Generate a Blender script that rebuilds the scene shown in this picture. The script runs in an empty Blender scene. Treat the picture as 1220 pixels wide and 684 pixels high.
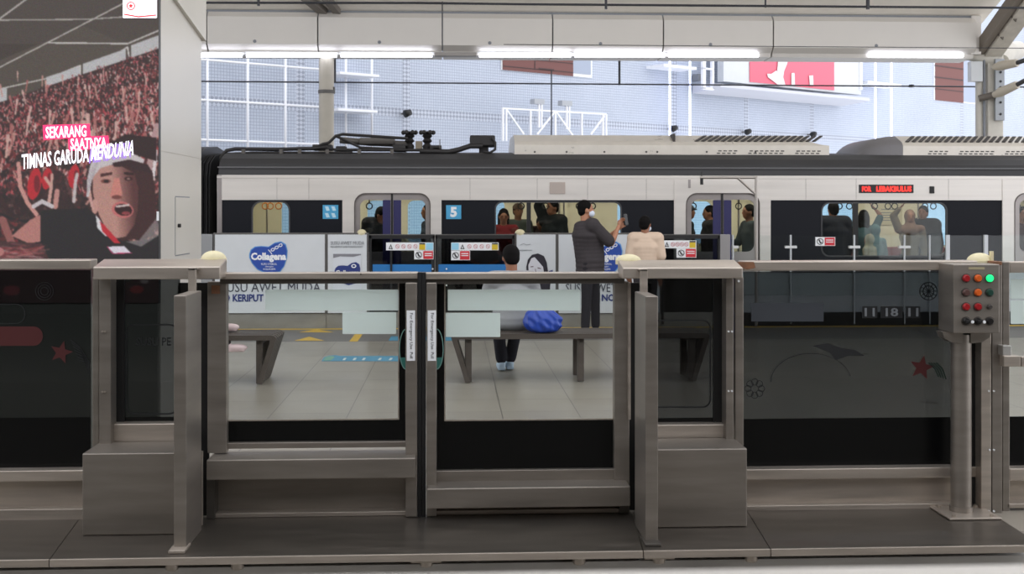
import bpy, bmesh, math, random
import numpy as np
from mathutils import Vector, Matrix
random.seed(7)
rng = np.random.default_rng(5)
COL = bpy.context.scene.collection
PI = math.pi
# ---------------------------------------------------------------- camera model (1220 x 684 frame)
F = 1400.0; TH = math.radians(2.86); CH = 1.6; HOR = 250.0
ST, CT = math.sin(TH), math.cos(TH)
def Xp(px, D):
    dx = (px - 610) / F
    return D / (CT - ST * dx) * (ST + CT * dx)
def Sc(px, D):
    return F * (CT - ST * (px - 610) / F) / D
def Zp(py, D, px=610):
    return CH - (py - HOR) / Sc(px, D)
def P(px, py, D):
    return Vector((Xp(px, D), D, Zp(py, D, px)))

# ---------------------------------------------------------------- materials
def lin(c):
    return tuple((v / 255 / 12.92) if v / 255 <= .04045 else ((v / 255 + .055) / 1.055) ** 2.4 for v in c[:3]) + (1,)
MATS = {}
def mat(name, rgb, rough=.5, metal=0., noise=0., nscale=(6, 6, 6), spec=.5, bump=0.):
    if name in MATS: return MATS[name]
    m = bpy.data.materials.new(name); m.use_nodes = True
    nt = m.node_tree; b = nt.nodes['Principled BSDF']
    b.inputs['Base Color'].default_value = lin(rgb)
    b.inputs['Roughness'].default_value = rough
    b.inputs['Metallic'].default_value = metal
    b.inputs['Specular IOR Level'].default_value = spec
    if noise or bump:
        tc = nt.nodes.new('ShaderNodeTexCoord'); mp = nt.nodes.new('ShaderNodeMapping')
        mp.inputs['Scale'].default_value = nscale
        nz = nt.nodes.new('ShaderNodeTexNoise'); nz.inputs['Detail'].default_value = 6; nz.inputs['Scale'].default_value = 1
        nt.links.new(tc.outputs['Object'], mp.inputs['Vector']); nt.links.new(mp.outputs[0], nz.inputs['Vector'])
        if noise:
            r = nt.nodes.new('ShaderNodeValToRGB')
            c = lin(rgb)
            r.color_ramp.elements[0].position = .3; r.color_ramp.elements[1].position = .7
            r.color_ramp.elements[0].color = tuple(v * (1 - noise) for v in c[:3]) + (1,)
            r.color_ramp.elements[1].color = tuple(min(1, v * (1 + noise)) for v in c[:3]) + (1,)
            nt.links.new(nz.outputs['Fac'], r.inputs[0]); nt.links.new(r.outputs[0], b.inputs['Base Color'])
            mr = nt.nodes.new('ShaderNodeMapRange'); mr.inputs['To Min'].default_value = max(.05, rough - .08); mr.inputs['To Max'].default_value = min(1, rough + .08)
            nt.links.new(nz.outputs['Fac'], mr.inputs['Value']); nt.links.new(mr.outputs[0], b.inputs['Roughness'])
        if bump:
            bp = nt.nodes.new('ShaderNodeBump'); bp.inputs['Strength'].default_value = bump; bp.inputs['Distance'].default_value = .01
            nt.links.new(nz.outputs['Fac'], bp.inputs['Height']); nt.links.new(bp.outputs[0], b.inputs['Normal'])
    MATS[name] = m
    return m
def emat(name, rgb, s=1.0):
    if name in MATS: return MATS[name]
    m = bpy.data.materials.new(name); m.use_nodes = True
    b = m.node_tree.nodes['Principled BSDF']
    b.inputs['Base Color'].default_value = lin(rgb)
    b.inputs['Emission Color'].default_value = lin(rgb); b.inputs['Emission Strength'].default_value = s
    MATS[name] = m
    return m
def glass(name, tint, gloss=.06, rough=.02):
    if name in MATS: return MATS[name]
    m = bpy.data.materials.new(name); m.use_nodes = True
    nt = m.node_tree; nt.nodes.remove(nt.nodes['Principled BSDF'])
    out = nt.nodes['Material Output']
    t = nt.nodes.new('ShaderNodeBsdfTransparent'); t.inputs[0].default_value = tuple(tint) + (1,)
    g = nt.nodes.new('ShaderNodeBsdfGlossy'); g.inputs['Roughness'].default_value = rough
    lw = nt.nodes.new('ShaderNodeLayerWeight'); lw.inputs['Blend'].default_value = .35
    mr = nt.nodes.new('ShaderNodeMapRange'); mr.inputs['To Min'].default_value = gloss * .5; mr.inputs['To Max'].default_value = gloss * 6
    nt.links.new(lw.outputs['Fresnel'], mr.inputs['Value'])
    mx = nt.nodes.new('ShaderNodeMixShader')
    nt.links.new(mr.outputs[0], mx.inputs[0]); nt.links.new(t.outputs[0], mx.inputs[1]); nt.links.new(g.outputs[0], mx.inputs[2])
    nt.links.new(mx.outputs[0], out.inputs['Surface'])
    MATS[name] = m
    return m
def film(name, rgb, clear=.35):
    if name in MATS: return MATS[name]
    m = bpy.data.materials.new(name); m.use_nodes = True
    nt = m.node_tree; nt.nodes.remove(nt.nodes['Principled BSDF'])
    out = nt.nodes['Material Output']
    c = lin(rgb)
    t = nt.nodes.new('ShaderNodeBsdfTransparent'); t.inputs[0].default_value = (.9, .96, .95, 1)
    d = nt.nodes.new('ShaderNodeBsdfDiffuse'); d.inputs[0].default_value = c
    s = nt.nodes.new('ShaderNodeBsdfTranslucent'); s.inputs[0].default_value = c
    m1 = nt.nodes.new('ShaderNodeMixShader'); m1.inputs[0].default_value = .6
    m2 = nt.nodes.new('ShaderNodeMixShader'); m2.inputs[0].default_value = clear
    nt.links.new(d.outputs[0], m1.inputs[1]); nt.links.new(s.outputs[0], m1.inputs[2])
    nt.links.new(m1.outputs[0], m2.inputs[1]); nt.links.new(t.outputs[0], m2.inputs[2])
    nt.links.new(m2.outputs[0], out.inputs['Surface'])
    MATS[name] = m
    return m

STEEL = mat('brushed_steel', (147, 140, 132), .38, .75, .16, (2, 2, 14))
STEELH = mat('brushed_steel_horizontal', (186, 176, 165), .36, .7, .16, (2, 8, 22))
STEELD = mat('dark_steel', (98, 94, 89), .4, .7, .14, (3, 3, 8))
PLATE = mat('sill_steel', (110, 104, 97), .32, .8, .2, (3, 14, 3))
RUST = mat('rust_stain', (128, 88, 62), .7, .1, .3, (20, 20, 20))
BLACK = mat('black_rubber', (14, 14, 15), .5)
FRIT = mat('black_glass_band', (7, 8, 9), .25, spec=.3)
GCLEAR = glass('clear_glass', (.965, .985, .98), .03)
GTINT = glass('tinted_glass', (.33, .345, .35), .05)
GDARK = glass('smoked_glass', (.40, .42, .43), .07)
GTEAL = glass('teal_glass', (.78, .92, .95), .05)
GTRAIN = glass('train_glass', (.92, .95, .95), .04)
WHITE = mat('white_paint', (226, 228, 230), .45)
WHITED = mat('white_board', (204, 208, 211), .35, noise=.02)
CREAMP = mat('cream_plastic', (205, 196, 160), .5, noise=.12, nscale=(15, 15, 15))
NAVY = mat('navy_print', (36, 52, 116), .5)
BLUEP = mat('blue_print', (44, 104, 176), .5)
LBLUE = mat('light_blue_sign', (72, 160, 204), .5)
SKYB = mat('pale_blue_print', (150, 205, 228), .5)
PRWHITE = mat('white_print', (232, 234, 236), .5)
PRBLACK = mat('black_print', (28, 28, 32), .5)
PRRED = mat('red_print', (200, 40, 52), .5)
PRYEL = mat('yellow_print', (206, 178, 40), .5)
PRGREY = mat('grey_print', (120, 124, 130), .5)

# ---------------------------------------------------------------- geometry
ORG = {}
class MB:
    def __init__(s): s.v = []; s.f = []
    def add(s, vs, fs):
        o = len(s.v); s.v += [tuple(v) for v in vs]; s.f += [tuple(i + o for i in f) for f in fs]; return s
    def addbm(s, bm):
        bm.verts.index_update()
        return s.add([v.co for v in bm.verts], [[v.index for v in f.verts] for f in bm.faces])
    def box(s, x0, x1, y0, y1, z0, z1, bev=0.):
        if x1 < x0: x0, x1 = x1, x0
        if y1 < y0: y0, y1 = y1, y0
        if z1 < z0: z0, z1 = z1, z0
        vs = [(x, y, z) for x in (x0, x1) for y in (y0, y1) for z in (z0, z1)]
        fs = [(0, 1, 3, 2), (4, 6, 7, 5), (0, 4, 5, 1), (2, 3, 7, 6), (0, 2, 6, 4), (1, 5, 7, 3)]
        if bev <= 0: return s.add(vs, fs)
        bm = bmesh.new(); V = [bm.verts.new(v) for v in vs]
        for f in fs: bm.faces.new([V[i] for i in f])
        bmesh.ops.bevel(bm, geom=bm.edges[:], offset=bev, segments=2, affect='EDGES', profile=.5)
        s.addbm(bm); bm.free(); return s
    def pbox(s, x0, x1, yt, yb, D, th, bev=0.):
        c = (x0 + x1) / 2
        return s.box(Xp(x0, D), Xp(x1, D), D, D + th, Zp(yb, D, c), Zp(yt, D, c), bev)
    def bar(s, a, b, w, h=None):
        a = Vector(a); b = Vector(b); h = h or w
        d = (b - a).normalized(); up = Vector((0, 0, 1)) if abs(d.z) < .95 else Vector((0, 1, 0))
        u = d.cross(up).normalized() * w / 2; v = d.cross(u).normalized() * h / 2
        vs = [p + i * u + j * v for p in (a, b) for i, j in ((-1, -1), (1, -1), (1, 1), (-1, 1))]
        return s.add(vs, [(3, 2, 1, 0), (4, 5, 6, 7), (0, 1, 5, 4), (1, 2, 6, 5), (2, 3, 7, 6), (3, 0, 4, 7)])
    def tube(s, pts, r, n=12):
        pts = [Vector(p) for p in pts]; rs = r if isinstance(r, (list, tuple)) else [r] * len(pts)
        o = len(s.v); vs = []
        ref = None
        for i, p in enumerate(pts):
            d = (pts[min(i + 1, len(pts) - 1)] - pts[max(i - 1, 0)]).normalized()
            if ref is None: ref = Vector((0, 0, 1)) if abs(d.z) < .9 else Vector((0, 1, 0))
            u = d.cross(ref).normalized(); ref = u.cross(d).normalized()
            for k in range(n):
                a = 2 * PI * k / n; vs.append(p + (u * math.cos(a) + ref * math.sin(a)) * rs[i])
        fs = []
        for i in range(len(pts) - 1):
            for k in range(n): fs.append((i * n + k, i * n + (k + 1) % n, (i + 1) * n + (k + 1) % n, (i + 1) * n + k))
        fs.append(tuple(reversed(range(n)))); fs.append(tuple(range((len(pts) - 1) * n, len(pts) * n)))
        return s.add(vs, fs)
    def sph(s, c, r, seg=16, ring=10, rot=None):
        if not isinstance(r, (tuple, list)): r = (r, r, r)
        bm = bmesh.new(); bmesh.ops.create_uvsphere(bm, u_segments=seg, v_segments=ring, radius=1)
        for v in bm.verts:
            v.co = Vector((v.co.x * r[0], v.co.y * r[1], v.co.z * r[2]))
            if rot: v.co = rot @ v.co
            v.co += Vector(c)
        s.addbm(bm); bm.free(); return s
    def prism(s, poly, axis, a, b):      # poly in the two other axes, extruded along axis
        bm = bmesh.new()
        def mk(p, t):
            return {'X': (t, p[0], p[1]), 'Y': (p[0], t, p[1]), 'Z': (p[0], p[1], t)}[axis]
        v0 = [bm.verts.new(mk(p, a)) for p in poly]; v1 = [bm.verts.new(mk(p, b)) for p in poly]
        n = len(poly)
        bm.faces.new(v0); bm.faces.new(v1[::-1])
        for i in range(n): bm.faces.new((v0[i], v1[i], v1[(i + 1) % n], v0[(i + 1) % n]))
        bmesh.ops.recalc_face_normals(bm, faces=bm.faces[:])
        s.addbm(bm); bm.free(); return s
    def build(s, name, m, parent=None, smooth=False, **kw):
        return link(name, s.v, s.f, m, parent, smooth, **kw)

def link(name, vs, fs, m, parent=None, smooth=False, label=None, cat=None, group=None, kind=None):
    if parent is not None: o0 = ORG[parent.name]
    else:
        a = np.array(vs, dtype=float); mn, mx = a.min(0), a.max(0)
        o0 = Vector(((mn[0] + mx[0]) / 2, (mn[1] + mx[1]) / 2, mn[2]))
    me = bpy.data.meshes.new(name)
    me.from_pydata([(v[0] - o0.x, v[1] - o0.y, v[2] - o0.z) for v in vs], [], fs); me.update()
    if m: me.materials.append(m)
    if smooth:
        me.polygons.foreach_set('use_smooth', [True] * len(me.polygons))
        try: me.set_sharp_from_angle(angle=math.radians(40))
        except Exception: pass
    o = bpy.data.objects.new(name, me); COL.objects.link(o)
    if parent is not None: o.parent = parent
    else: o.location = o0
    ORG[o.name] = o0
    props(o, label, cat, group, kind)
    return o
def props(o, label=None, cat=None, group=None, kind=None):
    if label: o['label'] = label
    if cat: o['category'] = cat
    if group: o['group'] = group
    if kind: o['kind'] = kind
    return o
def thing(name, loc, label, cat, group=None, kind=None):
    o = bpy.data.objects.new(name, None); COL.objects.link(o); o.location = loc; o.empty_display_size = .1
    ORG[o.name] = Vector(loc); props(o, label, cat, group, kind); return o
def copy_tree(o, off, parent=None, label=None):
    c = o.copy(); COL.objects.link(c)
    if parent is None: c.location = o.location + Vector(off)
    else: c.parent = parent
    if label: c['label'] = label
    ORG[c.name] = ORG[o.name] + Vector(off)
    for ch in [x for x in bpy.data.objects if x.parent == o]: copy_tree(ch, off, c)
    return c

def curve_mesh(splines, thick):
    cu = bpy.data.curves.new('tmp', 'CURVE'); cu.dimensions = '2D'; cu.fill_mode = 'BOTH'; cu.extrude = thick / 2
    for pts in splines:
        sp = cu.splines.new('POLY'); sp.points.add(len(pts) - 1)
        for i, p in enumerate(pts): sp.points[i].co = (p[0], p[1], 0, 1)
        sp.use_cyclic_u = True
    return eval_mesh(cu)
def eval_mesh(cu):
    o = bpy.data.objects.new('tmp', cu); COL.objects.link(o)
    dg = bpy.context.evaluated_depsgraph_get(); dg.update()
    me = bpy.data.meshes.new_from_object(o.evaluated_get(dg), depsgraph=dg)
    vs = [v.co.copy() for v in me.vertices]; fs = [tuple(p.vertices) for p in me.polygons]
    bpy.data.objects.remove(o); bpy.data.curves.remove(cu); bpy.data.meshes.remove(me)
    return vs, fs
def holed(mb, outer, holes, y0, y1):
    """plate in the XZ plane with holes, between y0 and y1"""
    vs, fs = curve_mesh([outer] + holes, y1 - y0)
    c = (y0 + y1) / 2
    return mb.add([(v.x, c - v.z, v.y) for v in vs], fs)
def rrect(x0, x1, z0, z1, r, n=6):
    pts = []
    if not isinstance(r, (tuple, list)): r = (r,) * 4     # bl br tr tl
    for (cx, cz, a, rr) in ((x0, z0, PI, r[0]), (x1, z0, 1.5 * PI, r[1]), (x1, z1, 0, r[2]), (x0, z1, .5 * PI, r[3])):
        sx = 1 if cx == x0 else -1; sz = 1 if cz == z0 else -1
        if rr <= 0: pts.append((cx, cz)); continue
        for k in range(n + 1):
            t = a + (PI / 2) * k / n
            pts.append((cx + sx * rr + math.cos(t) * rr, cz + sz * rr + math.sin(t) * rr))
    return pts
def prect(x0, x1, yt, yb, D, r=0):
    c = (x0 + x1) / 2
    return rrect(Xp(x0, D), Xp(x1, D), Zp(yb, D, c), Zp(yt, D, c), r)
def ppoly(pts, D): return [(Xp(x, D), Zp(y, D, x)) for x, y in pts]
def decal(name, pts, D, m, parent, th=.003, **kw):
    """flat printed shape standing th proud of depth D; pts in frame coordinates"""
    mb = MB(); holed(mb, ppoly(pts, D), [], D - th, D); return mb.build(name, m, parent, **kw)
def addpoly(mb, pts, D, th=.003, holes=()):
    return holed(mb, ppoly(pts, D), [ppoly(h, D) for h in holes], D - th, D)
def ell(cx, cy, rx, ry, n=24, a0=0, rot=0):
    out = []
    for k in range(n):
        t = a0 + 2 * PI * k / n; x = rx * math.cos(t); y = ry * math.sin(t)
        out.append((cx + x * math.cos(rot) - y * math.sin(rot), cy + x * math.sin(rot) + y * math.cos(rot)))
    return out
def stroke(pts, w):
    L, R = [], []
    for i, p in enumerate(pts):
        a = pts[max(0, i - 1)]; b = pts[min(len(pts) - 1, i + 1)]
        dx, dy = b[0] - a[0], b[1] - a[1]; l = math.hypot(dx, dy) or 1
        nx, ny = -dy / l * w / 2, dx / l * w / 2
        L.append((p[0] + nx, p[1] + ny)); R.append((p[0] - nx, p[1] - ny))
    return L + R[::-1]
def text_mesh(s, bold=.0, shear=0.):
    cu = bpy.data.curves.new('txt', 'FONT'); cu.body = s; cu.size = 1; cu.extrude = .01; cu.offset = bold; cu.shear = shear; cu.resolution_u = 2
    return eval_mesh(cu)
def text(name, s, x0, x1, yt, yb, D, m, parent, bold=0., shear=0., th=.003, rot=0, slant=0., mb=None):
    vs, fs = text_mesh(s, bold, shear)
    if not vs: return None
    if rot == 90: vs = [Vector((v.y, -v.x, v.z)) for v in vs]     # reads downward
    if rot == -90: vs = [Vector((-v.y, v.x, v.z)) for v in vs]
    a = np.array([tuple(v) for v in vs]); mn, mx = a.min(0), a.max(0); sz = np.maximum(mx - mn, 1e-6)
    out = []
    for v in vs:
        u = (v.x - mn[0]) / sz[0]; w = (v.y - mn[1]) / sz[1]; q = (v.z - mn[2]) / sz[2]
        px = x0 + (x1 - x0) * u; py = yb + (yt - yb) * w + slant * u
        p = P(px, py, D); out.append((p.x, D - th * q, p.z))
    if mb is not None: mb.add(out, fs); return mb
    return link(name, out, fs, m, parent)
SKY = 2.15; FILL_LAMPS = 10.0; EXPO = 0.0
# ================================================================ SETTING
def tile_mat():
    m = bpy.data.materials.new('floor_tiles'); m.use_nodes = True; nt = m.node_tree; b = nt.nodes['Principled BSDF']
    tc = nt.nodes.new('ShaderNodeTexCoord'); mp = nt.nodes.new('ShaderNodeMapping')
    mp.inputs['Location'].default_value = (.22, .1, 0)
    br = nt.nodes.new('ShaderNodeTexBrick'); br.offset = 0; br.inputs['Scale'].default_value = 1
    br.inputs['Brick Width'].default_value = .6; br.inputs['Row Height'].default_value = .6
    br.inputs['Mortar Size'].default_value = .004; br.inputs['Mortar Smooth'].default_value = .1
    br.inputs['Color1'].default_value = lin((139, 133, 122)); br.inputs['Color2'].default_value = lin((133, 127, 117))
    br.inputs['Mortar'].default_value = lin((88, 84, 78))
    nt.links.new(tc.outputs['Object'], mp.inputs[0]); nt.links.new(mp.outputs[0], br.inputs['Vector'])
    nt.links.new(br.outputs['Color'], b.inputs['Base Color'])
    nz = nt.nodes.new('ShaderNodeTexNoise'); nz.inputs['Scale'].default_value = 1.2
    mr = nt.nodes.new('ShaderNodeMapRange'); mr.inputs['To Min'].default_value = .22; mr.inputs['To Max'].default_value = .42
    nt.links.new(tc.outputs['Object'], nz.inputs['Vector']); nt.links.new(nz.outputs[0], mr.inputs[0]); nt.links.new(mr.outputs[0], b.inputs['Roughness'])
    b.inputs['Specular IOR Level'].default_value = .4
    return m
MB().box(-16, 16, 5.66, 14.35, -.06, 0).build('floor', tile_mat(), kind='structure')
MB().box(-16, 16, 14.35, 16.3, -.06, 0).build('floor', mat('grey_granite', (104, 101, 98), .5, 0, .1, (4, 4, 4)), kind='structure')
MB().box(-16, 16, 5.52, 16.25, -1.2, -.061).build('trim_1', mat('platform_concrete', (190, 188, 184), .8, 0, .25, (1.1, 1.1, 3)), kind='structure')
MB().box(-16, 16, -6, 30, -1.35, -1.2).build('floor', mat('track_concrete', (130, 126, 120), .9, 0, .15), kind='structure')
MB().box(-16, 16, -6, 1.3, -1.2, 0).build('floor', mat('near_platform_tiles', (140, 136, 128), .5, 0, .05), kind='structure')
# canopy roof: two slopes meeting in a ridge
cm = mat('canopy_soffit', (238, 233, 224), .7, 0, .03)
mb = MB()
for (ya, za, yb, zb) in ((21, 4.66, 11, 8.5),):
    mb.prism([(ya, za), (ya, za + .15), (yb, zb + .15), (yb, zb)], 'X', -9.5, 9.35)
mb.prism([(17.4, 6.25), (17.4, 6.4), (11, 8.65), (11, 8.5)], 'X', 9.35, 18)  # out-of-view extension added to shade the right side of the building
mb.build('ceiling', cm, kind='structure')
MB().box(-16, 14, -6.2, -6, -1.2, 3.4).build('wall_back', mat('unseen_back_wall', (120, 117, 112), .8, 0, .05), kind='structure')  # unseen wall added to darken reflections and light on the near fronts
MB().box(-16, 14, -6, .7, 3.3, 3.45).build('ceiling', mat('added_near_roof', (170, 166, 158), .8), kind='structure')  # unseen low roof added to keep sky light off the near gate
MB().box(-16.2, -16, -6, 8, -1.2, 3.4).build('wall_left', mat('left_wall', (150, 147, 140), .8, 0, .05), kind='structure')

# ================================================================ NEAR PLATFORM SCREEN DOORS
def steel_plate(x0f, x0b, x1f, x1b, label):
    """sill plate: front corners and back corners in frame columns"""
    YF, YB = 5.44, 6.14
    mb = MB()
    pts = [(Xp(x0f, YF), YF), (Xp(x1f, YF), YF), (Xp(x1b, YB), YB), (Xp(x0b, YB), YB)]
    mb.prism(pts, 'Z', .001, .012)
    r = thing('sill_plate', (sum(p[0] for p in pts) / 4, 5.8, 0), label, 'threshold plate', 'steel sill plates')
    mb.build('tread', PLATE, r)
    MB().box(pts[0][0], pts[1][0], YF - .012, YF, -.022, .0125, .002).build('nosing', STEELH, r)
    return r
sp = [steel_plate(-60, -30, 59, 94, 'brushed steel sill plate at far left of the platform edge'),
      steel_plate(60, 95, 765.5, 752, 'long steel sill plate in front of the two sliding doors'),
      steel_plate(766.5, 753, 917, 889, 'short steel sill plate under the right door housing'),
      steel_plate(918, 890, 1240, 1170, 'steel sill plate under the large right glass panel and control post')]
# levelling feet under the plate edge
for px, wpx in ((283, 0), (205, 0), (508, 30), (690, 0), (785, 30), (895, 0)):
    D = 5.50
    par = sp[1] if px < 760 else sp[2]
    mb = MB(); c = P(px, 671, D); mb.tube([(c.x, D, -.058), (c.x, D, -.022)], .03, 14)
    mb.sph((c.x, D, -.058), (.03, .03, .012), 14, 6)
    if wpx: mb.box(c.x - .07, c.x + .07, D - .03, D + .05, -.04, -.022)
    mb.build('levelling_foot', STEELH, par, True)

DG = 6.2        # plane of the glass
def rail(name, x0, x1, yt, yb, D, th, m, par, bev=.004): return MB().pbox(x0, x1, yt, yb, D, th, bev).build(name, m, par)

def bolts(par, pts, D, r=.006, m=None):
    for x, y in pts:
        p = P(x, y, D); MB().tube([(p.x, D + .002, p.z), (p.x, D - .005, p.z)], r, 10).build('bolt_head', m or WHITE, par, True)

# ---- fixed glass panels
def fixed_panel(x0, x1, ytop, yg0, yg1, rails, label, gm=GTINT, frit=498, tops=12):
    xm = (x0 + x1) / 2
    r = thing('glass_barrier', (Xp(xm, DG), DG, 0), label, 'barrier', None)
    MB().pbox(x0, x1, ytop, yg0, 6.08, .12, .006).build('handrail', STEELH, r)
    MB().pbox(x0, x1, yg0 + 1, rails[0][0] + 2, DG, .012).build('glass_pane', gm, r)
    MB().pbox(x0, x1, frit, rails[0][0] + 2, DG - .004, .003).build('dark_band', FRIT, r)
    MB().pbox(x0, x1, rails[0][0], rails[0][1], 6.12, .1, .004).build('upper_rail', STEELH, r)
    MB().pbox(x0, x1, rails[0][1], rails[1][0], 6.19, .02).build('kick_plate', STEELH, r)
    MB().box(Xp(x0, 6.13), Xp(x1, 6.13), 6.13, 6.22, .002, Zp(rails[1][0], 6.13, xm), .004).build('lower_rail', STEELH, r)
    return r
FL = fixed_panel(-60, 108, 309.5, 321, 560, ((561, 574), (607, 620)), 'left dark tinted glass barrier with a red star sticker and steel rails')
FR = fixed_panel(886, 1165, 311, 322.5, 558, ((558, 570), (601, 612)), 'wide dark tinted glass barrier between right door housing and control post')
D_ = DG - .006
# stickers in front of the dark glass, tint dimming put into their colours
DK = DG - .009
DKRED = mat('dull_red_sticker', (74, 23, 23), .6); DKGRN = mat('dull_green_sticker', (26, 46, 37), .6); DKLINE = mat('dark_line', (20, 22, 24), .6)
PALEST = mat('pale_sticker', (120, 124, 128), .5)
def star(cx, cy, R, r, n=5, rot=-PI / 2, sq=1.0):
    return [(cx + (R if k % 2 == 0 else r) * math.cos(rot + PI * k / n), cy + sq * (R if k % 2 == 0 else r) * math.sin(rot + PI * k / n)) for k in range(2 * n)]
mb = MB(); addpoly(mb, star(73, 420, 14, 6, rot=-PI / 2 + .25), DK); mb.build('star_sticker', DKRED, FL)
mb = MB(); addpoly(mb, rrect(-30, 51, 389, 412, 11), DK); mb.build('red_pill_sticker', DKRED, FL)
for k in range(7): MB_ = MB(); addpoly(MB_, stroke([(84 + k * 1.5, 405 + 4 * k), (96 + k * 2, 415 + 3 * k), (100 + k, 428 + 3 * k)], .9), DK); MB_.build('streak_sticker', DKLINE, FL)
mb = MB(); addpoly(mb, rrect(-30, 30, 362, 386, 11), DK, holes=[rrect(-29, 29, 363, 385, 10)]); mb.build('outline_sticker', DKLINE, FL)
for a in range(3): mb = MB(); addpoly(mb, ell(53, 347, 11 - 3 * a, 11 - 3 * a), DK, holes=[ell(53, 347, 10.2 - 3 * a, 10.2 - 3 * a)]); mb.build('ring_sticker', DKLINE, FL)
mb = MB(); addpoly(mb, star(1098, 438, 15, 6.5, rot=-PI / 2 + .2), DK); mb.build('star_sticker', DKRED, FR)
mb = MB()
for k in range(4): addpoly(mb, stroke([(1106 + 3 * k, 432), (1114 + 3 * k, 440), (1118 + 3 * k, 449 + k)], 1.6), DK)
mb.build('green_streak_sticker', DKGRN, FR)
mb = MB()
for R in (11, 7): addpoly(mb, ell(1106, 347, R, R), DK, holes=[ell(1106, 347, R - 1, R - 1)])
for k in range(6):
    a = PI * k / 6; addpoly(mb, stroke([(1106 - 11 * math.cos(a), 347 - 11 * math.sin(a)), (1106 + 11 * math.cos(a), 347 + 11 * math.sin(a))], .8), DK)
mb.build('globe_sticker', DKLINE, FR)
mb = MB()
for k in range(8):
    a = 2 * PI * k / 8; addpoly(mb, ell(899 + 8 * math.cos(a), 463 + 8 * math.sin(a), 4.2, 4.2, 14), DK, holes=[ell(899 + 8 * math.cos(a), 463 + 8 * math.sin(a), 3.4, 3.4, 14)])
mb.build('flower_sticker', DKLINE, FR)
arc = [(966 + 48 * math.cos(a), 455 + 34 * math.sin(a)) for a in np.linspace(PI, 2 * PI - .2, 20)]
mb = MB(); addpoly(mb, stroke(arc, 1), DK); mb.build('arc_sticker', DKLINE, FR)
mb = MB(); addpoly(mb, [(968, 412), (985, 409), (1000, 414), (1018, 417), (1030, 424), (1010, 424), (996, 429), (988, 420)], DK); mb.build('bird_sticker', DKLINE, FR)
mb = MB()
for (a, b) in ((1027, 1045), (1049, 1075), (1079, 1096)): addpoly(mb, rrect(a, b, 365, 379, 1), DK)
mb.build('number_plate_sticker', DKLINE, FR)
for s_, a, b in (('11', 1030, 1042), ('18', 1055, 1070), ('11', 1082, 1094)): text('number_lettering', s_, a, b, 367, 377, DK - .004, PALEST, FR, bold=.02)
mb = MB(); addpoly(mb, rrect(895, 981, 361, 383, 0), DK + .001); mb.build('grey_film', mat('grey_film', (58, 62, 68), .5), FR)

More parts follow.
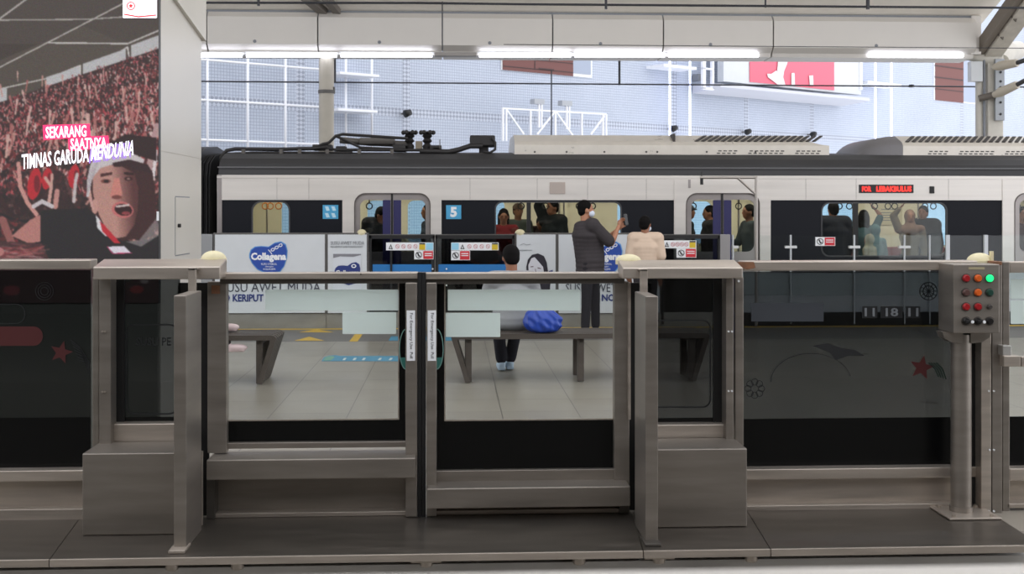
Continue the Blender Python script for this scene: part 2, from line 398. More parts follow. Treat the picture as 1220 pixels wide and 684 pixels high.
# ---- door housings (cap, lower box, tinted pane, guard fin, beacon)
CF, CB = 5.95, 6.13
def housing(cap, capz, boxx, boxy, panex, postx, sill, fin, dome, label, side):
    x0, x1 = cap
    xm = (x0 + x1) / 2
    r = thing('door_housing', (Xp(xm, 6.0), 6.0, 0), label, 'door housing', 'steel door housings')
    zt, zb = Zp(capz[0], CF, xm), Zp(capz[1], CF, xm)
    zk = zt + .033
    X0, X1 = Xp(x0, CF), Xp(x1, CF)
    mb = MB(); vs = [(X0, CF, zb), (X1, CF, zb), (X1, CF, zt), (X0, CF, zt), (X0, CB, zb), (X1, CB, zb), (X1 , CB, zk), (X0, CB, zk)]
    bm = bmesh.new(); V = [bm.verts.new(v) for v in vs]
    for f in ((0, 1, 2, 3), (7, 6, 5, 4), (3, 2, 6, 7), (0, 4, 5, 1), (0, 3, 7, 4), (1, 5, 6, 2)): bm.faces.new([V[i] for i in f])
    bmesh.ops.bevel(bm, geom=bm.edges[:], offset=.005, segments=2, affect='EDGES', profile=.5); mb.addbm(bm); bm.free()
    mb.build('cap', STEELH, r)
    # lower box
    bx0, bx1 = boxx
    MB().box(Xp(bx0, 5.82), Xp(bx1, 5.82), 5.82, 6.1, .014, Zp(boxy, 5.82, (bx0 + bx1) / 2), .005).build('lower_box', STEEL, r)
    # post
    for a, b, d in postx: MB().pbox(a, b, 330, 540 if d > 0 else 532, 6.06 + d, .1, .004).build('post', STEEL, r)
    # tinted pane and its sill
    MB().pbox(panex[0], panex[1], 330, sill[0] + 2, DG, .012).build('glass_pane', GTINT, r)
    MB().pbox(panex[0], panex[1], sill[0] - 8, sill[0] + 1, DG - .005, .003).build('dark_band', FRIT, r)
    MB().pbox(panex[0], panex[1], sill[0], sill[1] + 4, 6.12, .09, .004).build('sill', STEELH, r)
    MB().pbox(panex[2], panex[3], 330, sill[0], DG - .02, .015).build('black_strip', BLACK, r)
    MB().pbox(panex[4], panex[5], 337, 622, DG + .02, .015).build('black_strip', BLACK, r)  # strip added to fill the dark gap between fin and leaf
    # guard fin
    xa, xb, xc, ytf = fin       # front face xa..xb at near depth, back edge at xc
    Yn, Yf = 5.55, 5.88
    zf = Zp(ytf, Yn, xa); Xa, Xb = sorted((Xp(xa, Yn), Xp(xb, Yn)))
    f = MB().box(Xa, Xb, Yn, Yf, .014, zf, .004).build('guard_fin', STEEL, r)
    bxm = (Xa + Xb) / 2 + side * .012
    MB().box(bxm - .018, bxm + .018, Yf - .03, Yf, zf - .01, zt - .0, .002).box(bxm - .018, bxm + .018, Yf - .03, CF + .01, zt - .012, zt - .004, .001).build('bracket', STEELH, f)
    MB().box(Xa - .012, Xb + .006, Yn - .06, Yn + .07, .013, .028, .003).build('foot_clip', STEELH if side < 0 else STEELD, f)
    # beacon
    dx, dw = dome
    c = Vector((Xp(dx, 6.16), 6.17, zk - .005)); w = dw / Sc(dx, 6.16) / 2
    bm = bmesh.new(); bmesh.ops.create_uvsphere(bm, u_segments=28, v_segments=16, radius=1)
    bmesh.ops.delete(bm, geom=[v for v in bm.verts if v.co.z < -.01], context='VERTS')
    for v in bm.verts: v.co = Vector((v.co.x * w, v.co.y * w * .8, max(0, v.co.z) * (.045 if side < 0 else .034))) + c
    mb = MB(); mb.addbm(bm); bm.free()
    mb.tube([c + Vector((0, 0, -.02)), c + Vector((0, 0, .004))], w * 1.03, 28)
    mb.build('beacon_dome', CREAMP, r, True)
    return r
HL = housing((111, 262), (318, 333), (98, 213), 540, (131, 214, 139, 148, 212, 249), ((110, 118, .05), (118, 132, 0)), (505, 530), (222, 207, 243, 352), (254, 30),
             'left steel door housing with dark pane and rust-free cap below the advertising pillar', -1)
HL['label'] = 'steel door housing left of the sliding doors, below the advertising pillar'
HR = housing((742, 885), (319, 332), (772, 890), 535, (772, 866, 850, 860, 748, 776), ((865, 874, 0), (876, 886, .03)), (506, 529), (769, 784, 757, 353), (749, 30),
             'steel door housing right of the sliding doors, with a stained cap', 1)
bolts(HL, ((122, 395), (125, 395), (122, 467), (125, 467)), 6.055, .005, STEELH)
bolts(HR, ((868, 395), (872, 395), (868, 466), (872, 466)), 6.055, .005)
bolts(HR, ((880, 335),), 6.085, .006)
# rounded lines paint a reflection on the housing panes
for hs, (a, b, c, d) in ((HL, (150, 212, 386, 494)), (HR, (772, 847, 381, 486))):
    mb = MB(); addpoly(mb, rrect(a, b, c, d, 10), DK, holes=[rrect(a + 1.6, b - 1.6, c + 1.6, d - 1.6, 9)]); mb.build('rounded_reflection_line', DKLINE, hs)
mb = MB(); text('x', 'SUSU PE', 162, 204, 402, 412, DK, None, HL, bold=.01, mb=mb); mb.build('faint_lettering', DKLINE, HL)
# rust marks on the right cap end
mb = MB(); addpoly(mb, [(878, 312), (898, 312), (900, 319), (890, 321), (884, 319)], 6.079, .003); mb.build('rust_mark', RUST, HR)

# ---- sliding doors
def leaf(side, label, x, yled, yglass, yg0=337):
    """x: dict of columns; yled: ledge top, front top, front bottom"""
    xs0, xs1 = x['outer']; xg0, xg1 = x['glass']; xi0, xi1 = x['inner']
    xm = (xs0 + xi1) / 2
    r = thing('sliding_door', (Xp(xm, 6.15), 6.15, 0), label, 'sliding door', 'glass sliding doors')
    a0, a1 = min(xs0, xi0), max(xs1, xi1)
    MB().pbox(x['rail'][0], x['rail'][1], 325, 332.5, 6.10, .1, .004).build('top_rail', STEELH, r)
    MB().pbox(x['rail'][0], x['rail'][1], 332.5, 338, 6.13, .07).build('rail_groove', STEELD, r)
    MB().pbox(xs0, xs1, 336, 600 if side > 0 else 540, 6.14, .06, .004).build('outer_stile', STEEL, r)
    bot = 622
    MB().box(Xp(xi0, 6.08), Xp(xi1, 6.08), 6.08, 6.2, .016, Zp(337, 6.08, xi0), .004).build('inner_stile', STEEL, r)
    # black border with a clear opening
    mb = MB(); holed(mb, prect(a0 + 2, a1 - 2, yg0 - 2, yglass[1], DG), [prect(xg0, xg1, yg0, yglass[0], DG)], DG - .006, DG - .002)
    mb.build('black_glass_border', FRIT, r)
    MB().pbox(a0 + 2, a1 - 2, yg0 - 2, yglass[1], DG, .012).build('glass_pane', GCLEAR, r)
    mb = MB(); holed(mb, prect(xg0 - .7, xg1 + .7, yg0, yglass[0] + .7, DG), [prect(xg0 + .6, xg1 - .6, yg0 + 1, yglass[0] - .9, DG)], DG - .009, DG - .006)
    mb.build('glass_edge_trim', STEELH, r)
    MB().pbox(a0, a1, yglass[1] - 1, yled[0], DG - .04, .05, .003).build('bottom_rail', STEEL, r)
    z1 = Zp(yled[1], 6.0, xm); z0 = Zp(yled[2], 6.0, xm)
    MB().box(Xp(x['ledge'][0], 6.0), Xp(x['ledge'][1], 6.0), 6.0, 6.22, z0, z1, .005).build('ledge', STEEL, r)
    MB().box(Xp(x['kick'][0], 6.19), Xp(x['kick'][1], 6.19), 6.19, 6.21, .016, z0 + .01).build('kick_plate', STEEL, r)
    MB().box(Xp(x['kick'][0], 6.12), Xp(x['kick'][1], 6.12), 6.12, 6.2, .013, .035, .002).build('guide_rail', STEELH, r)
    MB().box(Xp(x['foot'][0], 6.1), Xp(x['foot'][1], 6.1), 6.1, 6.2, .014, z0 + .01, .002).build('outer_foot', STEELD, r)
    return r
LL = leaf(-1, 'left sliding glass door with a high steel ledge and emergency label',
          dict(outer=(247, 270), glass=(271, 475), inner=(483, 497), rail=(262, 498), ledge=(246, 495), kick=(254, 484), foot=(246, 256)),
          (534, 547, 571), (500, 528))
LR = leaf(1, 'right sliding glass door with a low steel ledge and emergency label',
          dict(outer=(732, 750), glass=(530, 730.5), inner=(508, 520), rail=(507, 744), ledge=(508.5, 751), kick=(520, 745), foot=(738, 750)),
          (575, 581, 605), (500, 561))
# rubber seals between the leaves, as high as the rail
MB().pbox(497.5, 502, 325, 623, 6.09, .1).build('rubber_seal', BLACK, LL)
MB().pbox(502.5, 507, 325, 623, 6.09, .1).build('rubber_seal', BLACK, LR)
# emergency labels
for o, x0, x1 in ((LL, 484.5, 494.5), (LR, 509.5, 519.5)):
    lb = MB().pbox(x0, x1, 370, 430, 6.077, .003).build('emergency_label', PRWHITE, o, label='white label reading For Emergency Use Pull')
    text('label_lettering', 'For Emergency Use  Pull', x0 + 2.8, x1 - 2.6, 373, 427, 6.077, PRBLACK, lb, rot=90, th=.001)
FROST = film('frosted_film', (240, 248, 246), .15)
for o, rs in ((LL, ((316, 475, 345, 370), (408, 472, 372, 398))), (LR, ((533.5, 691, 345, 370), (531, 596, 373, 401.5)))):
    for a, b, c, d in rs:
        mb = MB(); addpoly(mb, rrect(a, b, c, d, 1), DG - .009, .002); mb.build('frosted_film', FROST, o)
# green grip arcs near the meeting stiles
for o, cx, s in ((LL, 484, -1), (LR, 520, 1)):
    pts = [(cx + s * 8 * math.cos(a), 416 + 24 * math.sin(a)) for a in np.linspace(-PI / 2, PI / 2, 14)]
    mb = MB(); addpoly(mb, stroke(pts, 1.1), DG - .008, .003); mb.build('curved_pull_line', mat('pale_teal_line', (120, 160, 152), .4), o)
    mb = MB(); addpoly(mb, [(cx, 426), (cx + s * 7, 426), (cx + s * 6, 434), (cx + s * 3, 439), (cx, 440)], DG - .008, .002); mb.build('teal_sticker', mat('teal_sticker', (52, 116, 108), .4), o)
mb = MB(); addpoly(mb, rrect(252, 262, 340, 350, 0), 6.138, .002); mb.build('rust_mark', RUST, LL)
mb = MB(); mb.pbox(238.5, 241, 538, 632, 5.98, .02).build('edge_strip', STEELH, LL)
mb = MB(); mb.pbox(748.5, 751.5, 337, 500, 6.12, .04).build('edge_strip', STEELH, LR)
bolts(LL, ((430, 326.5),), 6.098, .004, STEELD)

# ---- control pedestal
cp = thing('control_pedestal', (Xp(1146, 6.03), 6.03, 0), 'steel control box on a round post with coloured push buttons', 'control box')
YB0 = 5.9
MB().box(Xp(1136, YB0), Xp(1191, YB0), YB0, 6.09, Zp(397, YB0, 1163), Zp(315, YB0, 1163), .004).build('cabinet', STEEL, cp)
MB().tube([(Xp(1145, 6.03), 6.03, .02), (Xp(1145, 6.03), 6.03, Zp(398, 6.03, 1145))], .052, 28).tube([(Xp(1145, 6.03), 6.03, .02), (Xp(1145, 6.03), 6.03, .05)], .058, 28).build('pole', STEEL, cp, True)
mb = MB(); c = P(1150, 395, 6.0)
for k, sx in enumerate((-1, 1)):
    mb.prism([(c.x + sx * .02, c.z), (c.x + sx * .13, c.z), (c.x + sx * .12, c.z - .03), (c.x + sx * .08, c.z - .055), (c.x + sx * .02, c.z - .06)], 'Y', 5.98, 6.06)
mb.build('mounting_gusset', STEEL, cp)
MB().box(Xp(1120, 6.0), Xp(1181, 6.0), 5.88, 6.13, .014, .024, .003).build('base_plate', STEELH, cp)
bolts(cp, (), 6) if False else None
mb = MB()
for sx in (-.1, .1):
    for sy in (5.91, 6.1): mb.tube([(Xp(1150, 6.0) + sx, sy, .02), (Xp(1150, 6.0) + sx, sy, .036)], .012, 6)
mb.build('anchor_bolts', STEELH, cp)
MB().pbox(1154, 1173, 318.3, 321.2, YB0 - .002, .002).build('name_strip', mat('beige_strip', (160, 150, 120), .5), cp)
BTN = [[('red', (150, 24, 30)), ('orange', (206, 92, 30)), ('green_lit', (20, 214, 120))],
       [('dim', (86, 62, 58)), ('orange', (206, 92, 30)), ('dark_green', (30, 64, 54))],
       [('red', (168, 20, 34)), ('red', (168, 20, 34)), ('keyhole', (70, 66, 64))],
       [('key', (24, 24, 24)), ('key', (24, 24, 24)), ('black', (26, 24, 24))]]
for j, y in enumerate((331.5, 348.5, 365.5, 382.5)):
    for i, x in enumerate((1150.5, 1164.5, 1178.5)):
        k, c = BTN[j][i]; p = P(x, y, YB0)
        m = emat('lit_green_lens', c, 1.2) if k == 'green_lit' else mat('button_' + k, c, .3)
        rr = .019 if k != 'keyhole' else .012
        mb = MB().tube([(p.x, YB0 + .002, p.z), (p.x, YB0 - .012, p.z), (p.x, YB0 - .02, p.z)], [rr, rr, rr * .75], 20)
        nm = {'key': 'selector_switch', 'keyhole': 'key_lock'}.get(k, 'push_button')
        b = mb.build(nm, m, cp, True, label={'red': 'red push button', 'orange': 'orange push button', 'green_lit': 'lit green push button', 'dim': 'dim brown lens', 'dark_green': 'dark green lens', 'key': 'black selector switch', 'keyhole': 'round key lock', 'black': 'black push button'}[k])
        ring = MB().tube([(p.x, YB0 + .001, p.z), (p.x, YB0 - .005, p.z)], rr * 1.22, 20)
        ring.build('collar', STEELD, b, True)
        if k == 'key':
            MB().box(p.x - .012, p.x + .026, YB0 - .03, YB0 - .018, p.z - .007, p.z + .007, .002).build('switch_knob', BLACK, b)
            MB().tube([(p.x + .022, YB0 - .024, p.z - .002), (p.x + .022, YB0 - .034, p.z - .002)], .008, 12).build('switch_tip', PRWHITE, b, True)
# ---- right end post and the next sliding door
rp = thing('gate_post', (Xp(1186, 6.1), 6.1, 0), 'stained steel gate post right of the control box', 'post')
MB().pbox(1169, 1181, 318, 622, 6.06, .1, .004).build('front_channel', STEELH, rp)
MB().pbox(1182, 1194, 314, 622, 6.06, .1, .004).build('middle_channel', STEEL, rp)
MB().pbox(1194.5, 1203, 312, 612, 6.1, .1, .004).build('rear_channel', STEEL, rp)
MB().pbox(1158, 1169, 322, 612, 6.13, .05).build('gap_shade_strip', BLACK, rp)  # black strip painted in place of the shade in the gap
MB().pbox(1186, 1194, 311.5, 316, 6.04, .1, .003).build('top_cap', RUST, rp)
bolts(rp, ((1178, 466), (1184, 466), (1179, 536), (1184, 536), (1178, 609), (1184, 609)), 6.056, .005)
c = Vector((Xp(1171, 6.16), 6.2, Zp(312, 6.12, 1170)))
bm = bmesh.new(); bmesh.ops.create_uvsphere(bm, u_segments=28, v_segments=16, radius=1)
bmesh.ops.delete(bm, geom=[v for v in bm.verts if v.co.z < -.01], context='VERTS')
for v in bm.verts: v.co = Vector((v.co.x * .068, v.co.y * .055, max(0, v.co.z) * .045)) + c
mb = MB(); mb.addbm(bm); bm.free(); mb.tube([c - Vector((0, 0, .02)), c + Vector((0, 0, .004))], .07, 24).box(c.x + .04, c.x + .055, 6.15, 6.17, c.z, c.z + .055)
mb.build('beacon_dome', CREAMP, rp, True)
nd = thing('sliding_door', (Xp(1230, DG), DG, 0), 'next glass sliding door cut off at the right edge, behind a steel latch', 'sliding door')
MB().pbox(1203, 1290, 312, 325, 6.12, .1, .004).build('top_rail', STEELH, nd)
MB().pbox(1203, 1290, 325, 562, DG, .012).build('glass_pane', GCLEAR, nd)
MB().pbox(1203, 1290, 496, 558, DG - .005, .003).build('dark_band', FRIT, nd)
MB().pbox(1203, 1290, 558, 572, 6.12, .1, .004).build('bottom_rail', STEELH, nd)
MB().pbox(1203, 1290, 572, 600, 6.19, .02).build('kick_plate', STEELH, nd)
MB().box(Xp(1200, 6.1), Xp(1290, 6.1), 6.1, 6.2, .014, Zp(600, 6.1, 1220), .004).build('lower_rail', STEELH, nd)
mb = MB(); addpoly(mb, rrect(1204, 1260, 333, 356, 1), DG - .006, .002); addpoly(mb, rrect(1204, 1260, 358, 386, 1), DG - .006, .002); mb.build('frosted_film', FROST, nd)
lt = MB().pbox(1195, 1205, 412, 424, 6.0, .06, .003).build('latch_bracket', mat('light_steel', (190, 188, 184), .35, .6), rp)
MB().pbox(1196, 1216, 424, 437, 5.98, .05, .004).pbox(1217, 1240, 425, 437, 5.98, .05, .004).build('latch_bar', STEELH, rp)

# ---- top rail of the photographer's own platform gate, just below the lens
oh = thing('platform_handrail', (Xp(800, .92), .92, 0), 'broad steel rail top close to the camera along the bottom edge', 'handrail')
MB().box(Xp(243, .98), 3.0, .80, .985, 1.235, 1.298, .008).build('rail_top', mat('rail_top_steel', (214, 210, 204), .35, .3, .05, (2, 2, 2)), oh)
MB().box(Xp(243, .98) + .02, 3.0, .86, .92, .08, 1.24).build('infill_panel', STEELD, oh)
MB().box(Xp(243, .98) + .01, 3.0, .84, .95, 0, .09).build('bottom_rail', STEEL, oh)

# ================================================================ ADVERTISING PILLAR
PF, PB = 8.0, 9.3
ap = thing('advertising_pillar', (Xp(95, 8.6), 8.6, 0), 'tall white pillar carrying a large video screen of a cheering crowd', 'advertising pillar')
PANEL = mat('white_cladding', (205, 201, 192), .3, .1, .04, (1, 1, 1))
CLADD = mat('grey_cladding', (92, 94, 88), .5)
xr = Xp(190, PF); xl = Xp(-40, PF)
ztop = 5.4
MB().box(xl, xr, PF + .02, PB, 0, ztop).build('core_cladding', PANEL, ap)
MB().box(xl, xr - .005, PF - .03, PF + .02, 0, Zp(361, PF, 100), .004).build('lower_cladding', CLADD, ap)
MB().box(xl, xr + .012, PF - .04, PB + .02, ztop - .1, ztop).build('top_edge', PANEL, ap)
# upper bulkhead, slightly wider on the right side
zb = Zp(0, PF, 200) + .02
mb = MB()
mb.box(xr, xr + .004, 8.02, PB - .01, 0.02, Zp(180, PF, 190) - .004).box(xr, xr + .004, 8.02, PB - .01, Zp(180, PF, 190) + .004, ztop - .1)
mb.build('side_panels', PANEL, ap)
def side_y(px): # depth on the side face X = xr for a column
    dx = (px - 610) / F
    # X = D*(ST+CT dx)/(CT-ST dx)
    return xr * (CT - ST * dx) / (ST + CT * dx)
ya, yb = side_y(208), side_y(225)
zt_, zb_ = Zp(235, ya, 208), Zp(304, ya, 208)
ad = MB().box(xr + .003, xr + .010, ya, yb, zb_, zt_, .001).build('access_door', PANEL, ap)
mb = MB()
for (a, b, c, d) in ((ya - .008, ya, zb_, zt_), (yb, yb + .008, zb_, zt_), (ya, yb, zt_, zt_ + .008), (ya, yb, zb_ - .008, zb_)): mb.box(xr + .003, xr + .006, a, b, c, d)
mb.build('door_gap', PRGREY, ad)
MB().tube([(xr + .01, ya + .06, Zp(269, ya, 208)), (xr + .03, ya + .06, Zp(269, ya, 208))], .014, 12).build('door_lock', BLACK, ad, True)
# widened top bulkhead
za = Zp(45, PB, 240)
mb = MB(); mb.prism([(8.0, Zp(0, 8.0, 195) + .12), (8.0, ztop), (PB + .05, ztop), (PB + .05, za - .02)], 'X', xr - .05, xr + .03)
mb.build('bulkhead', PANEL, ap)
MB().box(xr - .03, xr + .004, PF - .035, PF + .02, Zp(361, PF, 100), ztop - .1).build('screen_frame', mat('screen_frame', (60, 60, 60), .4), ap)

# ---- the video picture, painted point by point on a fine grid
SX0, SX1, SY0, SY1 = -30, 188.8, -30, 361
STEP = .7
NX = int((SX1 - SX0) / STEP) + 1; NY = int((SY1 - SY0) / STEP) + 1
gx = np.linspace(SX0, SX1, NX); gy = np.linspace(SY0, SY1, NY)
GX, GY = np.meshgrid(gx, gy)
IMG = np.zeros((NY, NX, 3)); IMG[:] = (72, 62, 56)
def m_poly(pts):
    inside = np.zeros(GX.shape, bool); n = len(pts)
    for i in range(n):
        x1, y1 = pts[i]; x2, y2 = pts[(i + 1) % n]
        if y1 == y2: continue
        c = ((GY >= min(y1, y2)) & (GY < max(y1, y2))) & (GX < (x2 - x1) * (GY - y1) / (y2 - y1) + x1)
        inside ^= c
    return inside
def pnt(mask, col, a=1.0): IMG[mask] = IMG[mask] * (1 - a) + np.array(col) * a
def m_ell(cx, cy, rx, ry, rot=0):
    c, s = math.cos(rot), math.sin(rot); u = (GX - cx) * c + (GY - cy) * s; v = -(GX - cx) * s + (GY - cy) * c
    return (u / rx) ** 2 + (v / ry) ** 2 <= 1
def m_line(pts, w):
    m = np.zeros(GX.shape, bool)
    for (x1, y1), (x2, y2) in zip(pts[:-1], pts[1:]):
        L2 = (x2 - x1) ** 2 + (y2 - y1) ** 2 + 1e-9
        t = np.clip(((GX - x1) * (x2 - x1) + (GY - y1) * (y2 - y1)) / L2, 0, 1)
        m |= ((GX - x1 - t * (x2 - x1)) ** 2 + (GY - y1 - t * (y2 - y1)) ** 2) <= (w / 2) ** 2
    return m
def lline(x1, y1, x2, y2, w, col, a=1.0):       # local fast line
    x0 = min(x1, x2) - w; xe = max(x1, x2) + w; y0 = min(y1, y2) - w; ye = max(y1, y2) + w
    i0 = max(0, int((x0 - SX0) / STEP)); i1 = min(NX, int((xe - SX0) / STEP) + 2); j0 = max(0, int((y0 - SY0) / STEP)); j1 = min(NY, int((ye - SY0) / STEP) + 2)
    if i1 <= i0 or j1 <= j0: return
    X = GX[j0:j1, i0:i1]; Y = GY[j0:j1, i0:i1]
    L2 = (x2 - x1) ** 2 + (y2 - y1) ** 2 + 1e-9
    t = np.clip(((X - x1) * (x2 - x1) + (Y - y1) * (y2 - y1)) / L2, 0, 1)
    m = ((X - x1 - t * (x2 - x1)) ** 2 + (Y - y1 - t * (y2 - y1)) ** 2) <= (w / 2) ** 2
    sub = IMG[j0:j1, i0:i1]; sub[m] = sub[m] * (1 - a) + np.array(col) * a
# roof of the stand
pnt(GY > 52, (62, 52, 46)); pnt(m_poly([(-30, 84), (99, 31), (152, 53), (190, 38), (190, 80), (100, 110), (-30, 125)]), (80, 70, 62))
for q, col, w in (([(-30, 98), (0, 80), (99, 29), (147, 4)], (196, 190, 184), 1.5), ([(-5, 24), (104, 23), (150, 20)], (170, 164, 158), 1.6), ([(0, 22), (30, 0), (45, -12)], (185, 180, 175), 2),
                  ([(58, 51), (152, 52), (190, 36)], (205, 200, 196), 1.8), ([(0, 106), (58, 93), (58, 108)], (200, 195, 190), 1.6), ([(58, 93), (96, 78), (96, 92), (152, 56), (154, 70)], (214, 208, 204), 1.8)):
    pnt(m_line(q, w), col)
for q in ([(55, 92), (95, 79), (95, 95), (55, 107)], [(99, 76), (150, 58), (150, 74), (99, 92)], [(156, 54), (189, 42), (189, 60), (156, 72)], [(-2, 106), (8, 104), (8, 120), (-2, 122)]):
    pnt(m_poly(q), (196, 194, 196))
# crowd
edge = lambda x: 122 - .34 * max(0, x) + 3 * math.sin(x * .2)
cm_ = GY > (122 - .34 * np.maximum(GX, 0)); pnt(cm_, (58, 36, 36))
pal = [(190, 66, 74), (214, 150, 140), (122, 42, 46), (44, 30, 30), (232, 206, 200), (150, 60, 60), (38, 28, 28), (226, 120, 124), (90, 36, 38), (60, 40, 40)]
for k in range(9000):
    x = random.uniform(-30, 189); y = random.uniform(54, 235)
    if y < edge(x): continue
    sz = .5 + (y - edge(x)) / 70
    l = random.uniform(1.5, 3.5) * sz; a = random.gauss(-PI / 2, .5)
    lline(x, y, x + l * math.cos(a), y + l * math.sin(a), random.uniform(.9, 1.5) * (.75 + sz * .28), random.choice(pal), .85)
for k in range(1500):
    x = random.uniform(-30, 189); y = random.uniform(185, 308)
    sz = 2.6; l = random.uniform(2, 6) * 1.4; a = random.gauss(-PI / 2, .6)
    lline(x, y, x + l * math.cos(a), y + l * math.sin(a), random.uniform(1.5, 4.5), random.choice(pal[1:4] + pal[6:7] * 4 + pal[8:] * 2), .8)
for k in range(70):      # raised arms with hands
    x = random.uniform(-10, 188); y = random.uniform(95, 190); s = .5 + (y - 80) / 110
    col = random.choice([(206, 148, 138), (176, 104, 100), (222, 176, 166)])
    lean = random.uniform(-4, 4) * s
    lline(x, y, x + lean, y - 13 * s, 2.0 * s, col, .9); lline(x + lean, y - 13 * s, x + lean * 1.2, y - 17 * s, 3.0 * s, col, .9)
# nearer heads with red scarves and hands below the lettering
pnt(m_ell(60, 232, 26, 30), (46, 30, 30), .75)
for cx, cy, rx, ry in ((41, 219, 8, 19), (56, 213, 6, 13), (88, 210, 6.5, 14)):
    pnt(m_ell(cx, cy, rx, ry, .15), (196, 34, 44)); pnt(m_ell(cx + 3, cy, rx * .45, ry * .55), (120, 26, 34))
for q, w, c in (([(22, 195), (24, 222), (33, 242), (44, 256)], 5, (212, 150, 140)), ([(58, 244), (61, 222), (54, 212)], 4, (214, 162, 150)), ([(61, 226), (62, 208)], 3.2, (214, 162, 150)), ([(66, 246), (68, 228)], 6, (200, 140, 132)),
                (([(40, 246), (50, 240), (62, 246)]), 5, (212, 200, 204)), ([(88, 240), (90, 216), (92, 208)], 4, (206, 190, 190)), ([(176, 215), (182, 170), (187, 150)], 7, (190, 150, 150)), ([(182, 215), (186, 180)], 4, (236, 224, 226)),
                ([(0, 235), (14, 262)], 6, (52, 30, 30)), ([(3, 262), (12, 285), (20, 308)], 9, (150, 88, 84)), ([(36, 272), (42, 308)], 5, (214, 190, 190))):
    pnt(m_line(q, w), c)
# the man in front: black sleeves, forearm, neck
pnt(m_poly([(-30, 240), (12, 262), (40, 262), (52, 250), (105, 248), (120, 262), (132, 285), (170, 288), (190, 280), (190, 312), (-30, 312), (-30, 300), (40, 285), (30, 266)]), (30, 26, 28))
pnt(m_poly([(14, 281), (36, 262), (48, 256), (48, 288), (34, 290)]), (190, 124, 116))
pnt(m_poly([(14, 288), (50, 290), (60, 312), (-30, 312), (-30, 290)]), (70, 40, 42))
for k in range(90): lline(random.uniform(-28, 60), random.uniform(290, 310), random.uniform(-28, 60) * .2 + random.uniform(0, 50), random.uniform(292, 310), 2, random.choice(pal), .25)
pnt(m_poly([(104, 205), (107, 230), (116, 262), (126, 280), (146, 287), (168, 284), (184, 268), (186, 236), (182, 206), (150, 188), (112, 192)]), (58, 30, 30))
face = m_poly([(110, 206), (111, 232), (118, 256), (126, 272), (138, 284), (150, 282), (160, 268), (164, 250), (165, 225), (160, 206), (140, 196), (118, 198)])
pnt(face, (196, 142, 130))
sh = np.clip((GX - 132 - (GY - 200) * .10) / 24, 0, 1)
for c in range(3): IMG[..., c][face] = (IMG[..., c] * (1 - sh) + (88, 46, 46)[c] * sh)[face]
pnt(m_ell(113, 246, 4, 9), (206, 150, 140)); pnt(m_poly([(104, 228), (108, 226), (112, 250), (108, 246)]), (214, 160, 150))
pnt(m_poly([(120, 207), (134, 205), (134, 208), (120, 211)]), (70, 36, 34)); pnt(m_poly([(148, 205), (160, 206), (160, 209), (148, 208)]), (44, 22, 22))
pnt(m_ell(126, 216, 6, 2.6), (120, 66, 60)); pnt(m_ell(126.5, 216, 3, 2), (40, 24, 24)); pnt(m_ell(153, 213, 5, 2.4), (52, 24, 24)); pnt(m_ell(153, 213, 2, 1.3), (150, 110, 106))
pnt(m_poly([(136, 212), (142, 212), (146, 232), (140, 237), (131, 234)]), (214, 132, 120)); pnt(m_ell(139, 235, 6, 2.4), (120, 60, 56))
pnt(m_ell(146, 250, 13, 9.5, .2), (206, 110, 108)); pnt(m_ell(147, 250, 10.5, 7, .2), (46, 18, 20)); pnt(m_poly([(138, 245), (154, 243), (154, 245.5), (138, 247.5)]), (220, 200, 196)); pnt(m_ell(150, 254, 5, 2), (150, 60, 64))
# cap: white, dark upturned brim
pnt(m_poly([(103, 235), (104, 212), (108, 195), (120, 182), (134, 176), (150, 178), (172, 190), (170, 198), (150, 195), (134, 196), (120, 200), (110, 212), (106, 234)]), (214, 204, 206))
pnt(m_poly([(134, 194), (154, 190), (176, 196), (182, 206), (166, 204), (150, 198), (136, 199)]), (50, 28, 30))
pnt(m_poly([(120, 176), (150, 160), (186, 164), (186, 192), (160, 184), (140, 174)]), (44, 26, 26))
for k in range(6): pnt(m_line([(104 + k * 1.4, 232 - k * 4), (106 + k * 2.2, 205 - k * 3)], .6), (170, 160, 166))
# collar and crest
pnt(m_poly([(114, 256), (119, 262), (130, 280), (126, 282), (116, 272)]), (232, 228, 232)); pnt(m_poly([(119, 264), (124, 268), (144, 290), (136, 290), (122, 276)]), (200, 36, 48))
pnt(m_poly([(150, 288), (166, 286), (188, 258), (190, 280), (168, 294)]), (168, 160, 160), .6)
pnt(m_poly([(128, 294), (148, 293), (156, 301), (136, 302)]), (236, 228, 240)); pnt(m_line([(128, 294), (134, 302), (157, 301.5)], .9), (214, 60, 110))
pnt(m_ell(-4, 300, 9, 6), (190, 120, 116)); pnt(m_ell(20, 250, 12, 8), (42, 26, 28), .7)
for x_, y_, c_, r_ in ((14, 346, (170, 60, 70), 10), (150, 330, (60, 90, 60), 9), (163, 345, (180, 50, 50), 8), (172, 335, (190, 180, 180), 5), (60, 340, (60, 40, 44), 14)): pnt(m_ell(x_, y_, r_, r_ * .6), c_, .6)
